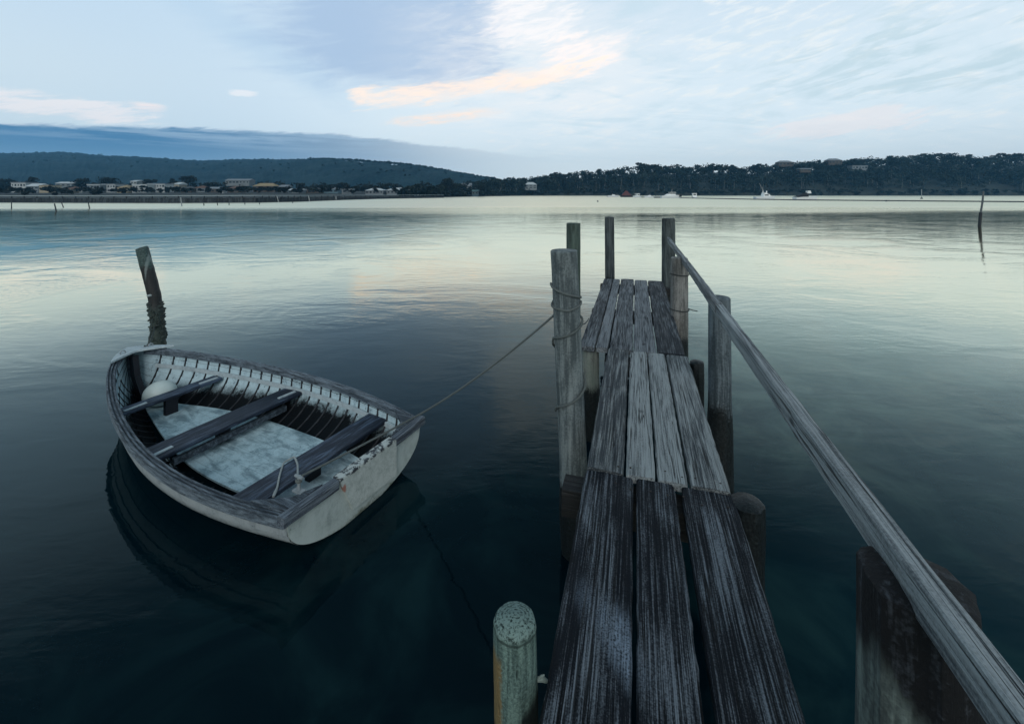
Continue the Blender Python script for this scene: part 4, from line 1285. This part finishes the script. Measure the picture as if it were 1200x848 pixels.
H_(938, 950, 197, 200.5, 432, 'brown', 'grey', 'low pale roof showing through the headland wood', 'gable', 1, 3)

# ------------------------------------------------------------------ breakwater with rail, far left
def build_breakwater():
    pts = [(-260, 237.6), (0, 237.4), (100, 237.8), (200, 238.0), (300, 237.4), (350, 236.4), (400, 234.4), (440, 233.2), (480, 232.4), (520, 231.8)]
    P = [G(px, r) for px, r in pts]
    root = empty('breakwater', P[1], 'long low dark timber breakwater with a pale top rail', 'breakwater')
    o = P[1]
    mat = mat_wood('black_breakwater_timber', (.008, .012, .016), (.06, .075, .085), 2, 3.0, .4, .4, .7, .4)
    def zt(px): return float(np.interp(px, [-260, 100, 300, 400, 520], [1.25, 1.25, 1.35, 1.2, .9]))
    mb = MB()
    for (a, b, pa, pb) in zip(P[:-1], P[1:], pts[:-1], pts[1:]):
        n = 24
        for i in range(n):
            q0 = a.lerp(b, i / n); q1 = a.lerp(b, (i + .93) / n)
            z = zt(pa[0] + (pb[0] - pa[0]) * i / n) + random.uniform(-.12, .08)
            d = Vector((0, .5, 0))
            mb.prism([q0 - o + Vector((0, 0, -1)), q1 - o + Vector((0, 0, -1)), q1 - o + Vector((0, 0, z)), q0 - o + Vector((0, 0, z))], d, random.random())
    mb.build('wall', mat, root)
    mb = MB()
    path = [p - o + Vector((0, .3, zt(q[0]) + .55)) for p, q in zip(P, pts)]
    mb.sweep(path, [(-.10, -.07), (.10, -.07), (.10, .07), (-.10, .07)])
    mb.build('top_rail', mat_plain('bleached_rail', (.34, .40, .42), .7), root)
    for k in range(60):
        t = (k + .5) / 60 * (len(P) - 1); i = int(t); q = P[i].lerp(P[i + 1], t - i)
        mb = MB(); h = zt(pts[i][0]) + .5
        mb.box(q - o + Vector((0, .3, h / 2 - .4)), (.18, .18, h + .75)); mb.build('post', mat, root)
build_breakwater()

# ------------------------------------------------------------------ stakes standing in the water
m_stk_d = mat_plain('dark_wet_stake', (.02, .024, .028), .7, .4, 4)
m_stk_p = mat_plain('bleached_stake', (.34, .36, .36), .8, .3, 3)
def stake(px, yt, yw, lean, r, mat, label, group=None, name='stake'):
    b = G(px, yw); Y = b.y; zt = EYE - (yt - HZ) / F * Y
    mb = MB(); dx = lean / F * Y
    mb.tube([(-dx * .3, 0, -.8), (0, 0, 0), (dx * .55, 0, zt * .55), (dx, 0, zt)], [r * 1.1, r, r * .9, r * .8], 8, True, .06, random.Random(int(px)))
    o = mb.build(name, mat, None, True); o.location = b
    return tag(o, label, 'stake', group)
stake(13.5, 237, 244.5, 0, .07, m_stk_d, 'upright dark stake nearest the left edge of the water')
stake(66, 238.5, 247.5, -2.2, .08, m_stk_d, 'left of two leaning dark stakes off the breakwater')
stake(74.5, 237, 243.5, -2.6, .07, m_stk_d, 'right of two leaning dark stakes off the breakwater')
stake(105, 237, 244.5, -1.6, .08, m_stk_d, 'dark stake leaning alone right of the leaning pair')
stake(213, 231.5, 241.5, -1.2, .10, m_stk_p, 'bleached white stake standing in front of the breakwater')
stake(326.5, 230, 237, -1.8, .12, m_stk_p, 'first leaning bleached stake right of the white stake')
stake(363, 229.5, 236.2, -1.6, .12, m_stk_p, 'leaning bleached stake in the middle of three')
stake(394, 230, 235, -.4, .14, m_stk_p, 'upright bleached stake, last of three before the boat sheds')
for px, yw in ((239, 241), (255, 240.6), (268.5, 240.3), (287, 239.8), (304, 239.6), (343, 238.2)):
    stake(px, yw - 3, yw, random.uniform(-.4, .4), .08, m_stk_d, 'low dark stump in the row off the breakwater', 'row of low stumps off the breakwater', 'stump')
# tall thin stake on the right, with its tide mark
def right_stake():
    b = G(1148, 266); Y = b.y
    root = empty('stake', b, 'tall thin stake alone in the water on the far right', 'stake')
    z1 = EYE - (249 - HZ) / F * Y; z2 = EYE - (224 - HZ) / F * Y
    mb = MB(); mb.tube([(-.05, 0, -.8), (0, 0, 0), (.08, 0, z1)], [.11, .10, .09], 10, True, .08, random.Random(2)); mb.build('wet_foot', m_stk_d, root, True)
    mb = MB(); mb.tube([(.08, 0, z1 - .05), (.22, 0, z1 + (z2 - z1) * .5), (.30, 0, z2)], [.062, .06, .05], 10, True, .05, random.Random(3)); mb.build('dry_pole', mat_plain('grey_dry_pole', (.11, .12, .125), .8, .3, 5), root, True)
right_stake()
def marker():
    b = G(1080, 233); Y = b.y
    root = empty('channel_marker', b, 'thin white marker pole on a small dark buoy far right', 'marker')
    mb = MB(); mb.tube([(0, 0, .4), (0, 0, EYE - (222 - HZ) / F * Y)], .12, 8); mb.build('pole', m_stk_p, root, True)
    mb = MB(); mb.tube([(0, 0, -.3), (0, 0, 0), (0, 0, .35), (0, 0, .5)], [.3, .45, .4, .15], 12); mb.build('buoy', m_stk_d, root, True)
marker()
def buoy(px, yw, label, r=.35):
    b = G(px, yw); mb = MB()
    mb.tube([(0, 0, -.2), (0, 0, 0), (0, 0, .25), (0, 0, .42)], [r * .7, r, r * .8, r * .2], 12)
    o = mb.build('buoy', m_stk_d, None, True); o.location = b; tag(o, label, 'buoy')
buoy(1038.5, 236.0, 'small dark buoy just under the floating boom', .3)
buoy(700.5, 236.5, 'small dark buoy on the pale water left of the moored boats', .25)
# floating boom on the right
def build_boom():
    pts = [(742, 231.2), (800, 232.3), (880, 234.0), (940, 234.9), (1000, 235.4), (1100, 236.3), (1200, 237.1), (1330, 238)]
    P = [G(px, r) for px, r in pts]; o = P[0]
    mb = MB()
    path = []
    for a, b in zip(P[:-1], P[1:]):
        for i in range(10): path.append(a.lerp(b, i / 10) - o + Vector((0, random.uniform(-.3, .3), .12)))
    path.append(P[-1] - o + Vector((0, 0, .12)))
    mb.sweep(path, [(-.35, -.3), (.35, -.3), (.35, .05), (.2, .2), (-.2, .2), (-.35, .05)])
    ob = mb.build('floating_boom', m_stk_d, None, True); ob.location = o
    tag(ob, 'long thin dark floating boom across the right of the bay', 'boom')
build_boom()

# ------------------------------------------------------------------ moored boats
m_bw = mat_plain('white_gelcoat', (.82, .83, .82), .35, .06, 2)
m_bd = mat_plain('dark_canvas', (.012, .014, .018), .7, .3, 3)
m_br = mat_plain('maroon_canvas', (.10, .035, .035), .8, .25, 3)
m_bb = mat_plain('dark_hull_paint', (.02, .024, .03), .4, .2, 3)
m_bg = mat_plain('tinted_boat_glass', (.015, .02, .025), .1, .1, 3, .6)
m_bm = mat_plain('boat_metal', (.45, .47, .48), .4, .1, 3)
def boat_hull(mb, L, B, fb, sheer_up=.25, bow=1):
    """planing hull: x fore-aft, bow towards +x*bow"""
    n = 14; rows = []
    for i in range(n + 1):
        t = i / n
        w = B / 2 * (1 - max(0, (t - .45) / .55) ** 2.2) * (.92 + .08 * min(1, t * 4)); w = max(w, .02)
        zt = fb * (1 + sheer_up * t * t); zk = -.25 + .35 * max(0, (t - .7) / .3) ** 2
        x = (-L / 2 + L * t) * bow
        xo = bow * L * .04 * max(0, (t - .5) / .5)
        rows.append([(x + xo, -w, zt), (x + xo * .6, -w * .93, zt * .45), (x, -w * .8, .02), (x, 0, zk), (x, w * .8, .02), (x + xo * .6, w * .93, zt * .45), (x + xo, w, zt)])
    k = 7; vs = [p for r in rows for p in r]
    fs = [(i * k + j, i * k + j + 1, (i + 1) * k + j + 1, (i + 1) * k + j) for i in range(n) for j in range(k - 1)]
    fs += [(i * k, (i + 1) * k, (i + 1) * k + 6, i * k + 6) for i in range(n)]
    fs.append(tuple(range(k)))
    mb.add(vs, fs)
def cabin(mb, x0, x1, z0, z1, w, rake0=.2, rake1=.2):
    mb.prism([(x0, -w / 2, z0), (x1, -w / 2, z0), (x1 - rake1, -w / 2, z1), (x0 + rake0, -w / 2, z1)], (0, w, 0))
def moored(px, yw, Lpx, label, kind, bow=1, rz=0.0, hullmat=None):
    b = G(px, yw); Y = b.y; L = Lpx / F * Y
    root = empty({'fly': 'fishing_boat', 'cruiser': 'cabin_cruiser'}.get(kind, 'motor_boat'), b, label, 'boat', None, rz)
    B = L * .34; fb = L * .13
    mb = MB(); boat_hull(mb, L, B, fb, .35, bow); mb.build('hull', hullmat or m_bw, root, True)
    s = bow
    def P(f, a, z, **k): pass
    if kind == 'runabout':
        mb = MB(); cabin(mb, -L * .05, L * .28, fb, fb + L * .09, B * .6, .1, L * .14) if s > 0 else cabin(mb, -L * .28, L * .05, fb, fb + L * .09, B * .6, L * .14, .1)
        c = mb.build('cabin', m_bw, root)
        mb = MB(); mb.box((s * L * .02, 0, fb + L * .13), (L * .05, B * .55, L * .07), ry=s * -.5); mb.build('windscreen', m_bg, root)
        mb = MB(); mb.box((-s * L * .51, 0, fb * .9), (L * .05, L * .05, L * .12)); mb.build('outboard', m_bd, root)
    elif kind == 'tent':
        mb = MB(); mb.add([(-L * .42, -B * .5, fb), (L * .38, -B * .5, fb), (L * .38, B * .5, fb), (-L * .42, B * .5, fb), (-L * .05, 0, fb + L * .42), (L * .10, 0, fb + L * .38)], [(0, 1, 5, 4), (1, 2, 5), (2, 3, 4, 5), (3, 0, 4), (3, 2, 1, 0)])
        mb.build('canvas_cover', m_br, root)
    elif kind == 'cruiser':
        mb = MB(); cabin(mb, -L * .22, L * .30, fb * 1.05, fb + L * .09, B * .8, .2, L * .16); mb.build('cabin', m_bw, root)
        for k in range(3):
            mb = MB(); mb.box((-L * .10 + k * L * .10, -B * .405, fb + L * .055), (L * .075, .05, L * .04)); mb.build('window', m_bg, root)
        mb = MB(); cabin(mb, -L * .20, L * .06, fb + L * .09, fb + L * .15, B * .7, .1, L * .06); mb.build('wheelhouse', m_bg, root)
        mb = MB(); mb.box((-L * .07, 0, fb + L * .165), (L * .30, B * .75, L * .022)); mb.build('roof', m_bw, root)
        mb = MB(); mb.tube([(-L * .05, 0, fb + L * .17), (-L * .07, 0, fb + L * .32)], L * .006, 6); mb.build('mast', m_bm, root)
        mb = MB(); mb.box((-L * .46, 0, fb * 1.0), (L * .10, B * .8, fb * .9)); mb.build('stern_cover', m_bd, root)
    elif kind == 'tower':
        mb = MB(); cabin(mb, -L * .20, L * .18, fb, fb + L * .26, B * .95, .05, .15); mb.build('cabin', m_bw, root)
        for sg in (-1, 1):
            mb = MB(); mb.box((sg * L * .0 + L * .0, sg * B * .48, fb + L * .17), (L * .22, .05, L * .10)); mb.build('window', m_bg, root)
        mb = MB(); mb.box((-L * .205 + .03, 0, fb + L * .17), (.05, B * .6, L * .10)); mb.build('rear_window', m_bg, root)
        mb = MB(); mb.box((0, 0, fb + L * .28), (L * .46, B * 1.0, L * .035)); mb.build('roof', m_bw, root)
    elif kind == 'fly':
        mb = MB(); cabin(mb, -L * .12, L * .30, fb, fb + L * .14, B * .75, .1, L * .14); mb.build('cabin', m_bw, root)
        mb = MB(); mb.box((L * .03, -B * .38, fb + L * .085), (L * .20, .05, L * .055)); mb.build('window', m_bg, root)
        mb = MB(); cabin(mb, -L * .10, L * .10, fb + L * .14, fb + L * .21, B * .65, .1, .3); mb.build('flybridge', m_bw, root)
        for x in (-L * .08, L * .10):
            mb = MB(); mb.tube([(x, 0, fb + L * .2), (x, 0, fb + L * .30)], L * .028, 8); mb.build('bridge_seat', m_bw, root)
        for dx, hh in ((-L * .30, L * .68), (-L * .16, L * .50)):
            mb = MB(); mb.tube([(-L * .06, -B * .3, fb + L * .12), (-L * .06 + dx, -B * .5, fb + hh)], [L * .012, L * .006], 6); mb.build('outrigger', m_bm, root)
    elif kind == 'covered':
        mb = MB(); mb.add([(-L * .50, -B * .5, fb * .9), (L * .02, -B * .5, fb * 1.05), (L * .02, B * .5, fb * 1.05), (-L * .50, B * .5, fb * .9), (-L * .12, 0, fb + L * .17), (L * .16, 0, fb + L * .22)], [(0, 1, 5, 4), (1, 2, 5), (2, 3, 4, 5), (3, 0, 4), (3, 2, 1, 0)])
        mb.build('canvas_cover', m_bd, root)
        mb = MB(); cabin(mb, L * .05, L * .22, fb + L * .16, fb + L * .28, B * .4, .05, .3); mb.build('windscreen', m_bw, root)
    return root
moored(718, 230.9, 13, 'small white runabout, first on the left of the moored boats', 'runabout', 1)
moored(734, 231.0, 14, 'dark boat under a peaked maroon canvas cover', 'tent', -1, 0, m_bb)
moored(747, 231.4, 11, 'small white boat with a wheelhouse right of the maroon cover', 'tower', 1, .35)
moored(762, 231.7, 13, 'low white runabout left of the cabin cruiser', 'runabout', -1)
moored(771, 231.9, 9, 'low dark hulled dinghy touching the cabin cruiser', 'runabout', 1, 0, m_bb)
moored(786, 232.3, 23, 'large white cabin cruiser with a dark stern', 'cruiser', -1, math.pi)
moored(813.5, 232.4, 14, 'white boat with a tall cabin seen from behind', 'tower', 1, math.radians(78))
moored(896, 233.6, 23, 'white fishing boat with flying bridge and raised outrigger poles', 'fly', 1)
moored(944, 234.2, 26, 'white speedboat under a black canvas cover', 'covered', 1)

# ------------------------------------------------------------------ haze
def build_haze():
    m = bpy.data.materials.new('evening_haze'); m.use_nodes = True
    nt = NT(m.node_tree); nt.n.clear()
    out = nt.new('ShaderNodeOutputMaterial'); v = nt.new('ShaderNodeVolumePrincipled')
    v.inputs['Color'].default_value = (.22, .62, 1.0, 1); v.inputs['Density'].default_value = .00021
    v.inputs['Anisotropy'].default_value = 0.0
    nt.link(v.outputs[0], out.inputs['Volume'])
    mb = MB(); mb.box((0, 840, 74), (6400, 2000, 151.0))
    o = mb.build('haze', m); tag(o, 'thin blue evening haze over the bay', None, None, 'stuff')
build_haze()
